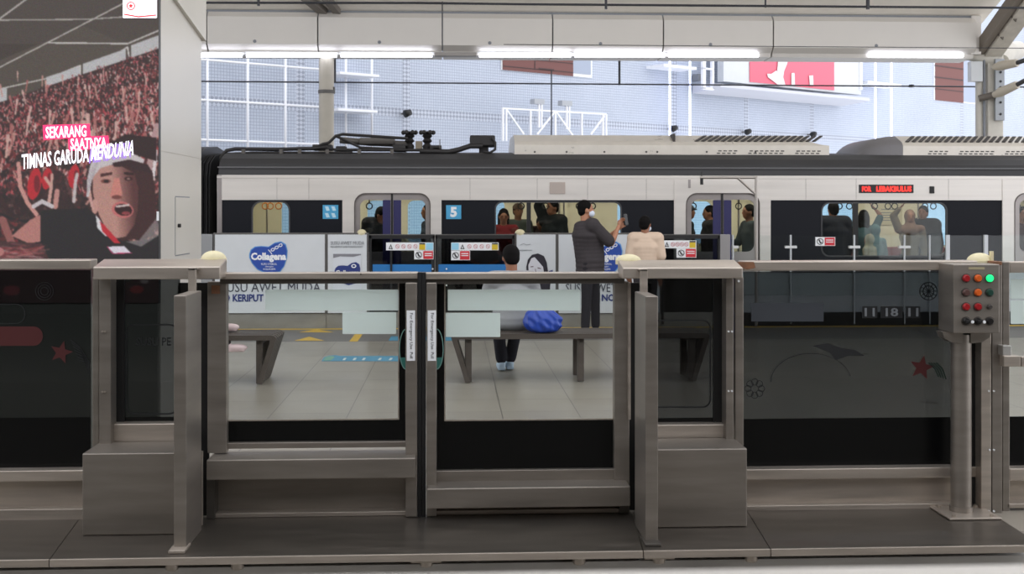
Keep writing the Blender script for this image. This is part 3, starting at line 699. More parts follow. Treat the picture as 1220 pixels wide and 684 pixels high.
# LED wash: the panel lifts the blacks
for _ in range(2):
    Q_ = np.pad(IMG, ((1, 1), (1, 1), (0, 0)), mode='edge')
    IMG = (Q_[:-2, 1:-1] + Q_[2:, 1:-1] + Q_[1:-1, :-2] + Q_[1:-1, 2:] + 2 * Q_[1:-1, 1:-1]) / 6
IMG = IMG * rng.uniform(.93, 1.07, IMG.shape[:2])[..., None] + rng.normal(0, 5, IMG.shape)
IMG = np.clip(IMG * .86 + 16, 0, 255)
verts = np.zeros((NY * NX, 3))
tD = PF - .038
dxs = (GX.ravel() - 610) / F; t = tD / (CT - ST * dxs)
verts[:, 0] = t * (ST + CT * dxs); verts[:, 1] = tD; verts[:, 2] = CH + t * (-(GY.ravel() - HOR) / F)
idx = np.arange(NY * NX).reshape(NY, NX)
quads = np.stack([idx[:-1, :-1], idx[1:, :-1], idx[1:, 1:], idx[:-1, 1:]], -1).reshape(-1, 4)
me = bpy.data.meshes.new('video_screen'); o0 = ORG[ap.name]
vv = verts - np.array(o0)
me.vertices.add(len(vv)); me.vertices.foreach_set('co', vv.ravel().astype(np.float32))
me.loops.add(quads.size); me.loops.foreach_set('vertex_index', quads.ravel().astype(np.int32))
me.polygons.add(len(quads)); me.polygons.foreach_set('loop_start', np.arange(0, quads.size, 4).astype(np.int32))
me.update(calc_edges=True)
c = IMG.reshape(-1, 3) / 255; c = np.where(c <= .04045, c / 12.92, ((c + .055) / 1.055) ** 2.4)
at = me.color_attributes.new('picture', 'FLOAT_COLOR', 'POINT'); at.data.foreach_set('color', np.hstack([c, np.ones((len(c), 1))]).ravel().astype(np.float32))
sm = bpy.data.materials.new('video_picture'); sm.use_nodes = True; b = sm.node_tree.nodes['Principled BSDF']
an = sm.node_tree.nodes.new('ShaderNodeAttribute'); an.attribute_name = 'picture'
sm.node_tree.links.new(an.outputs['Color'], b.inputs['Emission Color']); b.inputs['Emission Strength'].default_value = .85
b.inputs['Base Color'].default_value = (.02, .02, .02, 1); b.inputs['Roughness'].default_value = .6; b.inputs['Specular IOR Level'].default_value = .2
me.materials.append(sm)
so = bpy.data.objects.new('video_screen', me); COL.objects.link(so); so.parent = ap; ORG[so.name] = o0
MB().box(xl, xr - .03, PF - .036, PF + .02, Zp(361, PF, 100), ztop - .1).build('screen_body', mat('screen_body', (40, 40, 40), .5), ap)
EW = emat('lit_white', (246, 244, 252), .95); EP = emat('lit_pink', (226, 52, 104), .9); EV = emat('lit_lilac', (150, 120, 196), .8); ER = emat('lit_red', (214, 40, 44), .9)
TD = PF - .041
mb = MB(); addpoly(mb, [(51, 149), (107, 147.5), (108, 163), (52, 167)], TD); addpoly(mb, [(81, 163.5), (129, 161.5), (131, 176), (82, 180)], TD); mb.build('caption_box', EP, so)
mb = MB()
text('x', 'SEKARANG', 54.5, 103, 151, 165, TD - .004, None, ap, bold=.018, slant=-2, mb=mb)
text('x', 'SAATNYA', 84, 127, 165, 178, TD - .004, None, ap, bold=.018, slant=-1.5, mb=mb)
text('x', 'TIMNAS GARUDA', 26, 106, 184, 202, TD - .004, None, ap, bold=.018, slant=-9, mb=mb)
text('x', 'MENDUNIA', 108, 159, 174, 192, TD - .004, None, ap, bold=.015, shear=.3, slant=-7, mb=mb)
mb.build('caption_lettering', EW, so)
mb = MB(); text('x', 'MENDUNIA', 106, 156, 176, 195, TD - .001, None, ap, bold=.03, shear=.3, slant=-7, mb=mb); mb.build('caption_shadow', EV, so)
mb = MB(); addpoly(mb, rrect(146.5, 187, -8, 21.5, 1), TD); mb.build('corner_logo_box', EW, so)
mb = MB(); addpoly(mb, ell(156, 7, 5, 5), TD - .004, holes=[ell(156, 7, 4, 4)]); addpoly(mb, star(156, 7, 3, 1.4), TD - .004); addpoly(mb, stroke([(148, 17), (165, 20), (186, 18)], 1.4), TD - .004)
mb.build('corner_logo_mark', ER, so)
mb = MB()
for k in range(4): addpoly(mb, rrect(166 + k * 4, 169 + k * 4, 6, 10, 0), TD - .004)
mb.build('corner_logo_dashes', emat('lit_grey', (206, 200, 206), .9), so)
MB().pbox(186.5, 189, 252, 263, PF - .045, .01).build('screen_tag', PRWHITE, ap)
# ================================================================ BENCHES
SLAT = mat('dark_bench_slat', (74, 66, 60), .45, 0, .12, (2, 10, 10))
def bench():
    x0, x1 = Xp(537.5, 10.82), Xp(846, 10.82)
    r = thing('bench', ((x0 + x1) / 2, 11.08, 0), 'dark slatted bench with the seated person and blue bag on it', 'bench', 'slatted platform benches')
    n = 6; w = .060; pitch = (11.35 - 10.82 - w) / (n - 1)
    zt, th, ins = .455, .038, .13
    for k in range(n):
        y = 10.82 + k * pitch
        a, b = x0, x1
        outer = [(a + ins, 0.01), (a + .0, zt - .03), (a + .02, zt - .008), (a + .05, zt), (b - .05, zt), (b - .02, zt - .008), (b, zt - .03), (b - ins, .01)]
        inner = [(b - ins - .045, .01), (b - .055, zt - th - .01), (a + .055, zt - th - .01), (a + ins + .045, .01)]
        mb = MB(); mb.prism(outer + inner, 'Y', y, y + w); mb.build('slat', SLAT, r)
    for x in (x0 + ins, x1 - ins - .06, (x0 + x1) / 2 - .03):
        for y in (10.86, 11.25):
            MB().box(x, x + .06, y, y + .06, .008, zt - th, .004).build('leg', SLAT, r)
        MB().box(x + .01, x + .05, 10.86, 11.31, zt - th - .05, zt - th, .003).build('cross_bar', SLAT, r)
    return r
bB = bench()
offA = (Xp(333, 10.9) - Xp(846, 10.9), .0, 0)
bA = copy_tree(bB, offA, label='dark slatted bench at the left, its end showing through the left sliding door')

# ================================================================ PEOPLE
def cap(mb, a, b, ra, rb, n=12):
    a, b = Vector(a), Vector(b)
    mb.sph(a, ra, n, 8); mb.sph(b, rb, n, 8)
    if (b - a).length > 1e-4: mb.tube([a, b], [ra, rb], n)
def chain(mb, pts, rs, n=12):
    for i in range(len(pts) - 1): cap(mb, pts[i], pts[i + 1], rs[i], rs[i + 1], n)
def lerp(a, b, t): return Vector(a) * (1 - t) + Vector(b) * t
def remesh(mb, vox, smooth=4):
    me = bpy.data.meshes.new('t'); me.from_pydata(mb.v, [], mb.f); me.update()
    o = bpy.data.objects.new('t', me); COL.objects.link(o)
    md = o.modifiers.new('r', 'REMESH'); md.mode = 'VOXEL'; md.voxel_size = vox
    sm_ = o.modifiers.new('s', 'SMOOTH'); sm_.factor = .5; sm_.iterations = smooth
    dg = bpy.context.evaluated_depsgraph_get(); dg.update()
    m2 = bpy.data.meshes.new_from_object(o.evaluated_get(dg), depsgraph=dg)
    vs = [v.co.copy() for v in m2.vertices]; fs = [tuple(p.vertices) for p in m2.polygons]
    bpy.data.objects.remove(o); bpy.data.meshes.remove(me); bpy.data.meshes.remove(m2)
    return vs, fs
def stand():
    return dict(pelvis=(0, 0, .95), chest=(0, 0, 1.27), neck=(0, .0, 1.44), head=(0, .02, 1.595),
                shL=(-.175, 0, 1.40), elL=(-.23, -.02, 1.10), wrL=(-.22, .06, .86), shR=(.175, 0, 1.40), elR=(.23, -.02, 1.10), wrR=(.22, .06, .86),
                hipL=(-.09, 0, .93), knL=(-.095, .02, .50), anL=(-.1, -.01, .09), hipR=(.09, 0, .93), knR=(.095, .02, .50), anR=(.1, -.01, .09), look=0., tilt=0.)
def sit(seat=.45):
    s = seat
    return dict(pelvis=(0, 0, s + .11), chest=(0, .02, s + .40), neck=(0, .04, s + .585), head=(0, .07, s + .735),
                shL=(-.175, .02, s + .53), elL=(-.22, .05, s + .25), wrL=(-.13, .27, s + .17), shR=(.175, .02, s + .53), elR=(.22, .05, s + .25), wrR=(.13, .27, s + .17),
                hipL=(-.09, .02, s + .10), knL=(-.11, .45, s + .09), anL=(-.11, .43, .10), hipR=(.09, .02, s + .10), knR=(.11, .45, s + .09), anR=(.11, .43, .10), look=0., tilt=0.)
SKINS = {'tan': mat('skin_tan', (176, 124, 96), .55), 'brown': mat('skin_brown', (140, 94, 70), .55)}
HAIRM = mat('black_hair', (12, 10, 10), .75, spec=.12)
def person(label, loc, head, J, k=1., skin='tan', shirt=(60, 60, 64), trousers=(38, 38, 42), shoe=(40, 40, 44), hair='short', mask=None, vox=.009,
           sleeve='short', loose=.0, group=None, grip=(), torso_w=1., legs=True, cap_=None, name='person', depth=1., tail=0.):
    o = thing(name, loc, label, 'person', group)
    R = Matrix.Rotation(head, 4, 'Z')
    Jw = {q: Vector(v) * k for q, v in J.items() if isinstance(v, tuple)}
    S = SKINS[skin]
    fwd = Matrix.Rotation(J['look'], 3, 'Z'); tl = Matrix.Rotation(-J['tilt'], 3, 'X'); HR_ = fwd @ tl
    hc = Jw['head']
    def H(x, y, z): return hc + HR_ @ Vector((x, y, z)) * k
    def put(mb, nm, m, v=vox, sm_=4, par=None, **kw):
        vs, fs = remesh(mb, v, sm_)
        wv = [R.to_3x3() @ Vector(q) + Vector(loc) for q in vs]
        return link(nm, wv, fs, m, par or o, True, **kw)
    rot3 = HR_
    # body: one continuous surface
    b = MB()
    b.sph(H(0, 0, .015), (.074 * k, .092 * k, .10 * k), 20, 14, rot3); b.sph(H(0, .025, -.05), (.055 * k, .065 * k, .062 * k), 16, 10, rot3)
    b.sph(H(0, .092, -.012), (.013 * k, .02 * k, .024 * k), 10, 8, rot3); b.sph(H(0, .086, -.055), (.024 * k, .012 * k, .01 * k), 10, 8, rot3)
    for s in (-1, 1): b.sph(H(s * .076, -.005, -.005), (.012 * k, .02 * k, .032 * k), 8, 8, rot3)
    cap(b, Jw['neck'] - Vector((0, 0, .03)), H(0, -.02, -.05), .058 * k, .055 * k)
    def torso(m, ex):
        dz = depth
        for t in np.linspace(0, 1, 7):
            c = lerp(Jw['pelvis'], Jw['chest'], t); rx = (.145 + .02 * t - .03 * math.sin(PI * t)) * torso_w + ex; ry = .10 + .012 * t + ex
            m.sph(c, (rx * k, ry * dz * k, .10 * k), 18, 12)
        for t in np.linspace(0, 1, 4):
            c = lerp(Jw['chest'], Jw['neck'], t * .75); m.sph(c, ((.165 - .07 * t) * torso_w * k + ex * k, (.112 - .04 * t + ex) * dz * k, .07 * k), 18, 12)
        cap(m, Jw['shL'], Jw['shR'], (.058 + ex) * k, (.058 + ex) * k)
    torso(b, -.006)
    for s in 'LR':
        sh, el, wr = Jw['sh' + s], Jw['el' + s], Jw['wr' + s]
        chain(b, [sh, lerp(sh, el, .5), el, lerp(el, wr, .35), wr], [.052 * k, .044 * k, .037 * k, .036 * k, .024 * k])
        d = (wr - el).normalized(); side = Vector((0, 0, 1)).cross(d); side = side.normalized() if side.length > .1 else Vector((1, 0, 0))
        nrm = d.cross(side).normalized(); g = 1 if s in grip else .45
        if s in grip: side, nrm = nrm, side
        pc = wr + d * .05 * k
        for u in (-.022, -.008, .008, .022): cap(b, wr + side * u * .6 * k, wr + d * .085 * k + side * u * k, .012 * k, .0105 * k, 8)
        sg = 1 if s == 'L' else -1
        for u, L in ((-.027, .058), (-.009, .075), (.009, .082), (.027, .072)):
            base = wr + d * .085 * k + side * u * k
            f1 = base + (d * math.cos(.5 * g) + nrm * math.sin(.5 * g) * sg).normalized() * L * .5 * k
            f2 = f1 + (d * math.cos(1.5 * g) + nrm * math.sin(1.5 * g) * sg).normalized() * L * .5 * k
            cap(b, base, f1, .0085 * k, .008 * k, 8); cap(b, f1, f2, .008 * k, .007 * k, 8)
        tb = wr + d * .03 * k + side * .028 * k; t1 = tb + (d + side * .9 + nrm * .3 * sg).normalized() * .035 * k; t2 = t1 + (d + nrm * .7 * sg).normalized() * .028 * k
        cap(b, tb, t1, .011 * k, .0095 * k, 8); cap(b, t1, t2, .0095 * k, .008 * k, 8)
    if legs:
        for s in 'LR':
            h, kn, an = Jw['hip' + s], Jw['kn' + s], Jw['an' + s]
            chain(b, [h, kn, lerp(kn, an, .35), an], [.08 * k, .052 * k, .052 * k, .034 * k])
    put(b, 'body', S, vox)
    # shirt
    m = MB(); torso(m, .012 + loose)
    for t in (0., .5, 1.) if tail else (0., .5): m.sph(lerp(Jw['pelvis'], Jw['pelvis'] - Vector((0, 0, (.08 + tail) * k)), t), ((.155 * torso_w + loose) * k, (.118 * depth + loose) * k, .09 * k), 18, 12)
    ends = {'short': .85, 'long': 1.95, 'none': .2}[sleeve]
    for s in 'LR':
        sh, el, wr = Jw['sh' + s], Jw['el' + s], Jw['wr' + s]; e = .014 + loose * .6
        chain(m, [sh, lerp(sh, el, min(1, ends))], [(.058 + e) * k, (.048 + e) * k])
        if ends > 1: chain(m, [el, lerp(el, wr, ends - 1)], [(.042 + e) * k, (.028 + e) * k])
    put(m, 'shirt', mat('cloth_%d_%d_%d' % shirt, shirt, .85, bump=.2, nscale=(8, 8, 8), spec=.2), max(vox, .01), 5)
    if legs:
        m = MB(); m.sph(Jw['pelvis'] - Vector((0, 0, .03 * k)), (.155 * k, .115 * k, .11 * k), 18, 12)
        for s in 'LR':
            h, kn, an = Jw['hip' + s], Jw['kn' + s], Jw['an' + s]
            chain(m, [h, kn, lerp(kn, an, .45), lerp(kn, an, .93)], [.092 * k, .068 * k, .062 * k, .058 * k])
        put(m, 'trousers', mat('cloth_%d_%d_%d' % trousers, trousers, .85, bump=.2, nscale=(10, 10, 7), spec=.2), max(vox, .01), 4)
        for s in 'LR':
            an = Jw['an' + s]; kn = Jw['kn' + s]
            f = Vector((0, 1, 0)); z0 = an.z - .06 * k
            m = MB(); m.sph(an + Vector((0, .0, -.035 * k)), (.042 * k, .055 * k, .045 * k), 14, 10); m.sph(an + f * .10 * k + Vector((0, 0, -.05 * k)), (.047 * k, .10 * k, .035 * k), 14, 10)
            m.box(an.x - .036 * k, an.x + .036 * k, an.y - .05 * k, an.y + .17 * k, an.z - .088 * k, an.z - .06 * k)
            put(m, 'shoe', mat('shoe_%d_%d_%d' % shoe, shoe, .5), max(.008, vox), 3)
    # hair
    m = MB()
    if hair == 'hijab':
        pass
    else:
        m.sph(H(0, -.018, .034), (.085 * k, .098 * k, .098 * k), 20, 14, rot3); m.sph(H(0, -.05, -.01), (.076 * k, .058 * k, .075 * k), 16, 12, rot3)
        if hair == 'long':
            for s in (-1, 0, 1): cap(m, H(s * .05, -.045, .0), H(s * .06, -.055, -.2), .05 * k, .035 * k)
        put(m, 'hair', HAIRM, max(vox, .008), 2)
    if hair == 'hijab':
        m.sph(H(0, -.022, .02), (.092 * k, .104 * k, .118 * k), 20, 14, rot3)
        cap(m, H(0, -.01, -.10), Jw['neck'] + Vector((0, .02, -.06)) * k, .085 * k, .13 * k); cap(m, Jw['shL'], Jw['shR'], .075 * k, .075 * k)
        put(m, 'headscarf', mat('scarf_%d_%d_%d' % cap_, cap_, .85, bump=.2, nscale=(12, 12, 12)), max(vox, .01), 3)
    elif cap_:
        m = MB(); m.sph(H(0, -.012, .055), (.09 * k, .102 * k, .075 * k), 18, 12, rot3); m.sph(H(0, .09, .045), (.06 * k, .06 * k, .012 * k), 14, 8, rot3)
        put(m, 'cap', mat('cap_%d_%d_%d' % cap_, cap_, .8), max(vox, .008), 2)
    m = MB()
    for s in (-1, 1): m.sph(H(s * .029, .079, .012), (.012 * k, .008 * k, .006 * k), 8, 6, rot3); m.sph(H(s * .029, .082, .032), (.017 * k, .006 * k, .004 * k), 8, 6, rot3)
    wv = [R.to_3x3() @ Vector(q) + Vector(loc) for q in m.v]; link('eyes', wv, m.f, HAIRM, o, True)
    if mask:
        m = MB(); m.sph(H(0, .058, -.052), (.064 * k, .056 * k, .05 * k), 16, 12, rot3)
        for s in (-1, 1): cap(m, H(s * .055, .045, -.035), H(s * .082, -.01, .0), .005 * k, .005 * k, 6)
        put(m, 'face_mask', mat('mask_cloth', mask, .8), .006, 2)
    return o, (lambda v: R.to_3x3() @ (Vector(v) * k) + Vector(loc))

# standing man filming with his phone
D1_ = 15.0
J = stand(); J.update(shR=(.16, .0, 1.40), elR=(.17, .24, 1.17), wrR=(.09, .35, 1.38), shL=(-.17, .0, 1.40), elL=(-.19, .20, 1.16), wrL=(-.02, .36, 1.34), look=-.05, tilt=-.03,
                      chest=(0, -.03, 1.27), head=(0, -.055, 1.60), neck=(0, -.065, 1.44), hipL=(-.09, .05, .93), hipR=(.09, -.05, .93), anL=(-.11, .10, .09), anR=(.11, -.09, .09), knL=(-.10, .09, .5), knR=(.10, -.07, .5))
man, mw = person('man in a dark grey shirt and face mask standing with a raised phone', (Xp(703, D1_), D1_, 0), -PI / 2 + .12, J, 1.0, 'tan', (62, 58, 60), (40, 38, 42), (30, 30, 32), mask=(206, 214, 228), grip='RL', vox=.008, loose=.03, torso_w=1.1, depth=1.35, tail=.05)
pp = mw((.04, .46, 1.475))
ph = MB(); ph.box(-.009, .009, -.038, .038, -.075, .075, .006)
phv = [Matrix.Rotation(-.75, 3, 'Z') @ (Matrix.Rotation(-.15, 3, 'Y') @ Vector(v)) + pp for v in ph.v]
pho = thing('smartphone', pp, 'black smartphone held up by the standing man in dark grey', 'phone')
link('phone_body', phv, ph.f, mat('phone_black', (18, 18, 20), .25), pho)
l2 = MB(); l2.box(-.011, -.0095, -.034, .034, -.070, .070); link('phone_screen', [Matrix.Rotation(-.75, 3, 'Z') @ (Matrix.Rotation(-.15, 3, 'Y') @ Vector(v)) + pp for v in l2.v], l2.f, mat('phone_glass', (44, 48, 54), .15), pho)

# person in a beige shirt, seen from behind
D2_ = 14.8
J = stand(); J.update(look=-.5, tilt=.05)
person('person in a beige T-shirt and face mask standing with back turned', (Xp(769, D2_), D2_, 0), -.1, J, .885, 'brown', (206, 184, 164), (46, 44, 46), (60, 60, 60), mask=(210, 216, 224), vox=.009, loose=.022, torso_w=1.15)

# seated person with grey shirt
D3_ = 11.2
J = sit(.455); J.update(look=.15, tilt=.25, chest=(0, .03, .79), neck=(0, .07, .97), head=(0, .11, 1.135), shL=(-.175, .03, .92), shR=(.175, .03, .92), elL=(-.24, .08, .70), elR=(.24, .08, .70), wrL=(-.12, .32, .66), wrR=(.10, .34, .66), knL=(-.10, .44, .50), anL=(-.06, .44, .1), knR=(.10, .44, .50), anR=(.03, .50, .1))
person('person in a light grey shirt seated on the bench, back turned', (Xp(610, D3_), D3_, 0), 0.05, J, 1.0, 'brown', (150, 150, 152), (36, 36, 44), (176, 196, 214), vox=.009, loose=.03, torso_w=1.15)
# person sitting sideways on the left bench, mostly hidden
D4_ = 11.1
J = sit(.455); J.update(chest=(0, .0, .80), neck=(0, .02, .93), head=(0, .05, 1.05), shL=(-.15, .02, .90), shR=(.15, .02, .90), elL=(-.17, .10, .70), elR=(.17, .12, .68), wrL=(-.10, .26, .62), wrR=(.12, .3, .56),
                        knR=(.20, .30, .46), anR=(.24, .43, .39), knL=(-.06, .28, .62), anL=(-.06, .32, .55))
person('child in dark clothes sitting sideways on the left bench with feet off the floor', (Xp(243, D4_) - .19, D4_ - .04, 0), -PI / 2 + .05, J, 1.0, 'tan', (44, 34, 36), (40, 34, 36), (212, 188, 188), vox=.011, sleeve='long')

# blue plastic bag on the bench
def bag():
    D = 10.93; c = Vector((Xp(645, D), D, .457))
    bm = bmesh.new(); bmesh.ops.create_icosphere(bm, subdivisions=5, radius=1)
    for v in bm.verts:
        n = v.co.normalized(); a = math.atan2(n.y, n.x)
        up = max(0, n.z)
        dn = max(0, -n.z); rx = .175 * (1 - .68 * up ** 1.15) * (1 + .02 * dn); ry = .12 * (1 - .45 * up) * (1 + .2 * dn)
        fold = 1 + .07 * math.sin(a * 7 + n.z * 3) * (.3 + up) + .035 * math.sin(a * 15 + 2 + n.z * 5) + .03 * math.sin(n.x * 9 + n.z * 11)
        z = .135 + n.z * .145
        hl = math.hypot(n.x, n.y) + 1e-6; hh = hl if n.z > 0 else math.sqrt(max(0, 1 - n.z ** 4)); ux, uy = n.x / hl * hh, n.y / hl * hh
        x = ux * rx * fold - .04 * up + .015; y = uy * ry * fold
        v.co = c + Vector((x, y, max(.002, z + .012 * math.sin(a * 5) * up)))
    mb = MB(); mb.addbm(bm); bm.free()
    r = thing('plastic_bag', c, 'bulging blue plastic bag on the bench beside the seated person', 'bag')
    mb.build('bag_body', mat('blue_plastic', (28, 64, 160), .35, bump=.5, nscale=(16, 16, 16)), r, True)
    k = MB(); t = c + Vector((-.03, 0, .275))
    k.sph(t, (.05, .04, .03), 14, 10); chain(k, [t, t + Vector((.06, .0, .025)), t + Vector((.11, 0, -.02))], [.018, .016, .01], 8); chain(k, [t, t + Vector((-.06, .0, .015)), t + Vector((-.09, 0, -.03))], [.018, .015, .01], 8)
    vs, fs = remesh(k, .006, 2); link('knotted_handles', vs, fs, MATS['blue_plastic'], r, True)
bag()

# ================================================================ FAR PLATFORM SCREEN DOORS
FD = 16.0
def fz(z, px=610): return HOR + (CH - z) * Sc(px, FD)
def icon_strip(parent, x0, x1, yt, yb, ws, flip=False):
    """white pictogram strip"""
    D = FD - .035
    mb = MB(); addpoly(mb, rrect(x0, x1, yt, yb, 0), D); s = mb.build('pictogram_strip', PRWHITE, parent)
    n = 4; w = x1 - x0
    blue = (x1 - 9, x1 - .5) if not flip else (x0 + .5, x0 + 9)
    yel = (x1 - 17, x1 - 10) if not flip else (x1 - 8, x1 - .8)
    if ws:
        mb = MB(); addpoly(mb, rrect(blue[0], blue[1], yt + .6, yb - .6, 0), D - .004); mb.build('blue_square', SKYB, s)
    else: yel = (x1 - 8, x1 - .8)
    mb = MB(); addpoly(mb, rrect(yel[0], yel[1], yt + 2.4, yb - .6, 0), D - .004); mb.build('yellow_square', PRYEL, s)
    mb = MB(); addpoly(mb, rrect(yel[0], yel[1], yt + .6, yt + 2.2, 0), D - .004)
    a0 = x0 + (10 if flip else 2); 
    addpoly(mb, [(a0 + 1, yb - 1.5), (a0 + 3.5, yt + 1.8), (a0 + 6, yb - 1.5)], D - .004, holes=[[(a0 + 2.4, yb - 2.3), (a0 + 3.5, yt + 3.6), (a0 + 4.6, yb - 2.3)]]); mb.build('warning_triangle', PRBLACK, s)
    mb = MB(); b0 = a0 + 8; b1 = yel[0] - 1
    for k in range(n):
        cx = b0 + (k + .5) * (b1 - b0) / n; cy = (yt + yb) / 2
        addpoly(mb, ell(cx, cy, 2.4, 2.6, 16), D - .004, holes=[ell(cx, cy, 1.8, 2.0, 16)]); addpoly(mb, stroke([(cx - 1.5, cy - 1.6), (cx + 1.5, cy + 1.6)], .6), D - .004)
    mb.build('prohibition_marks', mat('pale_red_print', (196, 130, 134), .5), s)
def nolean(parent, x0, x1, yt, yb):
    D = FD - .035
    mb = MB(); addpoly(mb, rrect(x0, x1, yt, yb, 0), D); s = mb.build('warning_sticker', PRWHITE, parent)
    xm = x0 + (x1 - x0) * .47
    mb = MB(); addpoly(mb, rrect(xm, x1 - .6, yt + .6, yb - .6, 0), D - .004); mb.build('red_block', PRRED, s)
    mb = MB(); cx, cy = (x0 + xm) / 2, (yt + yb) / 2
    addpoly(mb, ell(cx, cy, 3.9, 3.9, 20), D - .004, holes=[ell(cx, cy, 3.1, 3.1, 20)]); addpoly(mb, stroke([(cx - .8, cy - 2.3), (cx - .6, cy), (cx + 1, cy + 2.2)], 1.4), D - .004); addpoly(mb, stroke([(cx - 2.6, cy - 2.4), (cx + 2.6, cy + 2.4)], .7), D - .004)
    mb.build('figure_mark', PRBLACK, s)
    mb = MB()
    for j in range(2): addpoly(mb, rrect(xm + 1.5, x1 - 2, yt + 3 + j * 2.4, yt + 4 + j * 2.4, 0), D - .007)
    mb.build('wording_lines', PRWHITE, s)
FRAMEG = mat('psd_frame_grey', (96, 94, 92), .45, .4)
KICKG = mat('kick_steel_far', (150, 148, 142), .38, .5, .12, (3, 3, 8))
def board(x0, x1, label, yb=373, border=2.2, name='advertising_board'):
    xm = (x0 + x1) / 2
    r = thing(name, (Xp(xm, FD), FD, 0), label, 'advertising board')
    MB().pbox(x0 - border / 2, x1 + border / 2, 277.5, yb + 1, FD - .02, .08, .004).build('frame', FRAMEG, r)
    MB().pbox(x0 + border / 2, x1 - border / 2, 279.5, yb, FD - .032, .02).build('poster', WHITED, r)
    MB().box(Xp(x0 - 1, FD), Xp(x1 + 1, FD), FD - .01, FD + .08, 0, Zp(yb + 1, FD, xm)).build('base_panel', KICKG, r)
    return r
LOGO_OUT = [(297,302.3),(298.6,297.5),(303.6,293.8),(311,293),(320,293.8),(327.4,289),(335,287.5),(340.7,291),(342.8,298.5),(342,308),(338.8,317.5),(334,324),(322,327),(314,324.5),(306.5,321.3),(300,313.7),(297,307)]
def collagena(parent, dx=0):
    D = FD - .036
    def sh(pts): return [(x + dx, y) for x, y in pts]
    s = decal('heart_logo', sh(LOGO_OUT), D, mat('logo_rim', (92, 150, 206), .5), parent)
    inner = [(320 + (x - 320) * .95 + dx, 308 + (y - 308) * .94) for x, y in LOGO_OUT]
    decal('logo_field', inner, D - .004, mat('logo_blue', (34, 72, 158), .5), s)
    mb = MB(); text('x', 'Collagena', 299 + dx, 341 + dx, 301, 312.5, D - .008, None, s, bold=.045, mb=mb)
    text('x', 'SUSU STEROL', 311 + dx, 330 + dx, 313.5, 315.8, D - .008, None, s, mb=mb); text('x', 'dengan', 316 + dx, 326 + dx, 316.6, 318.8, D - .008, None, s, mb=mb); text('x', 'KOLAGEN', 314 + dx, 328 + dx, 319.6, 321.8, D - .008, None, s, mb=mb)
    for k in range(3):
        cx, cy = 325 + k * 4.6 + dx, 297.5 - k * 2.6
        addpoly(mb, ell(cx, cy, 2.5, 2, 14, rot=-.5), D - .008, holes=[ell(cx, cy, 1.6, 1.1, 14, rot=-.5)])
    addpoly(mb, stroke([(319.5 + dx, 297.5), (322 + dx, 300), (324 + dx, 303)], .9), D - .008)
    mb.build('logo_lettering', PRWHITE, s)
def slogan(parent, dx):
    D = FD - .036
    mb = MB(); text('x', 'SUSU AWET MUDA', 264 + dx, 382 + dx, 336.5, 348, D, None, parent, mb=mb); mb.build('slogan_lettering', mat('slate_print', (58, 62, 76), .5), parent)
    mb = MB(); text('x', 'NO KERIPUT', 259 + dx, 314 + dx, 350.5, 359.5, D, None, parent, bold=.03, mb=mb); mb.build('slogan_lettering', NAVY, parent)
b1 = board(255, 388, 'wide white milk advertisement with blue heart logo at the left'); collagena(b1); slogan(b1, 0)
b2 = board(389.5, 438, 'narrow framed poster showing a white milk pouch')
mb = MB(); text('x', 'SUSU AWET MUDA', 394, 434, 287.5, 291.5, FD - .036, None, b2, mb=mb); text('x', 'NO KERIPUT DAN TULANG KUAT', 394, 432, 293, 295, FD - .036, None, b2, mb=mb); mb.build('poster_lettering', PRGREY, b2)
mb = MB(); addpoly(mb, [(397, 302), (430, 302), (430.5, 352), (396.5, 352)], FD - .036); pk = mb.build('pouch_picture', mat('pouch_white', (206, 210, 216), .5), b2)
mb = MB(); addpoly(mb, [(397, 302.5), (430, 302.5), (430, 304), (421, 306), (405, 305.5), (397, 307.5)], FD - .04); mb.build('pouch_seal', mat('pouch_seal', (128, 128, 134), .5), pk)
mb = MB(); addpoly(mb, [(399 + (x - 297.5) * .67, 313 + (y - 288.5) * .7) for x, y in LOGO_OUT], FD - .04); mb.build('pouch_logo', NAVY, pk)
mb = MB(); text('x', 'Collagena', 400, 428, 322, 329, FD - .044, None, b2, bold=.03, mb=mb); addpoly(mb, ell(421.5, 317, 3, 2.3), FD - .044, holes=[ell(421.5, 317, 1.8, 1.3)]); mb.build('pouch_lettering', PRWHITE, pk)
b3 = board(614.5, 663, 'narrow framed poster with a black haired woman')
mb = MB(); addpoly(mb, [(628, 330), (627, 318), (629, 309), (634, 303.5), (641, 302), (648, 305), (651.5, 313), (653, 324), (656, 332), (655, 350), (630, 350)], FD - .036); hp = mb.build('portrait_hair', mat('portrait_hair', (34, 30, 42), .5), b3)
mb = MB(); addpoly(mb, [(629.5, 316), (633, 308), (637, 306.5), (641, 311), (647, 318), (648, 325), (645, 332), (640, 336), (634, 333), (630, 326)], FD - .04); fp = mb.build('portrait_face', mat('portrait_face', (206, 206, 212), .5), hp)
mb = MB()
for q in ([(632, 317.5), (635.5, 317), (635.5, 318.2), (632, 318.5)], [(640.5, 318.5), (644.5, 319.5), (644.5, 320.5), (640.5, 319.8)], [(636, 328), (641, 328.5), (638.5, 330)], [(637.4, 320), (638, 325), (639, 325), (638, 320)]): addpoly(mb, q, FD - .044)
mb.build('portrait_features', mat('portrait_features', (110, 90, 100), .5), hp)
mb = MB(); addpoly(mb, stroke([(620, 292), (624, 290), (627, 292), (632, 291)], .5), FD - .036); text('x', 'RAHASIA AWET MUDA', 618, 634, 297.5, 299, FD - .036, None, b3, mb=mb); addpoly(mb, [(615.8, 301), (619, 304.5), (616, 305)], FD - .036); mb.build('poster_lettering', PRGREY, b3)
mb = MB(); addpoly(mb, [(653.5, 323), (658.5, 321.5), (659, 326), (655, 327)], FD - .036); mb.build('small_logo', NAVY, b3)
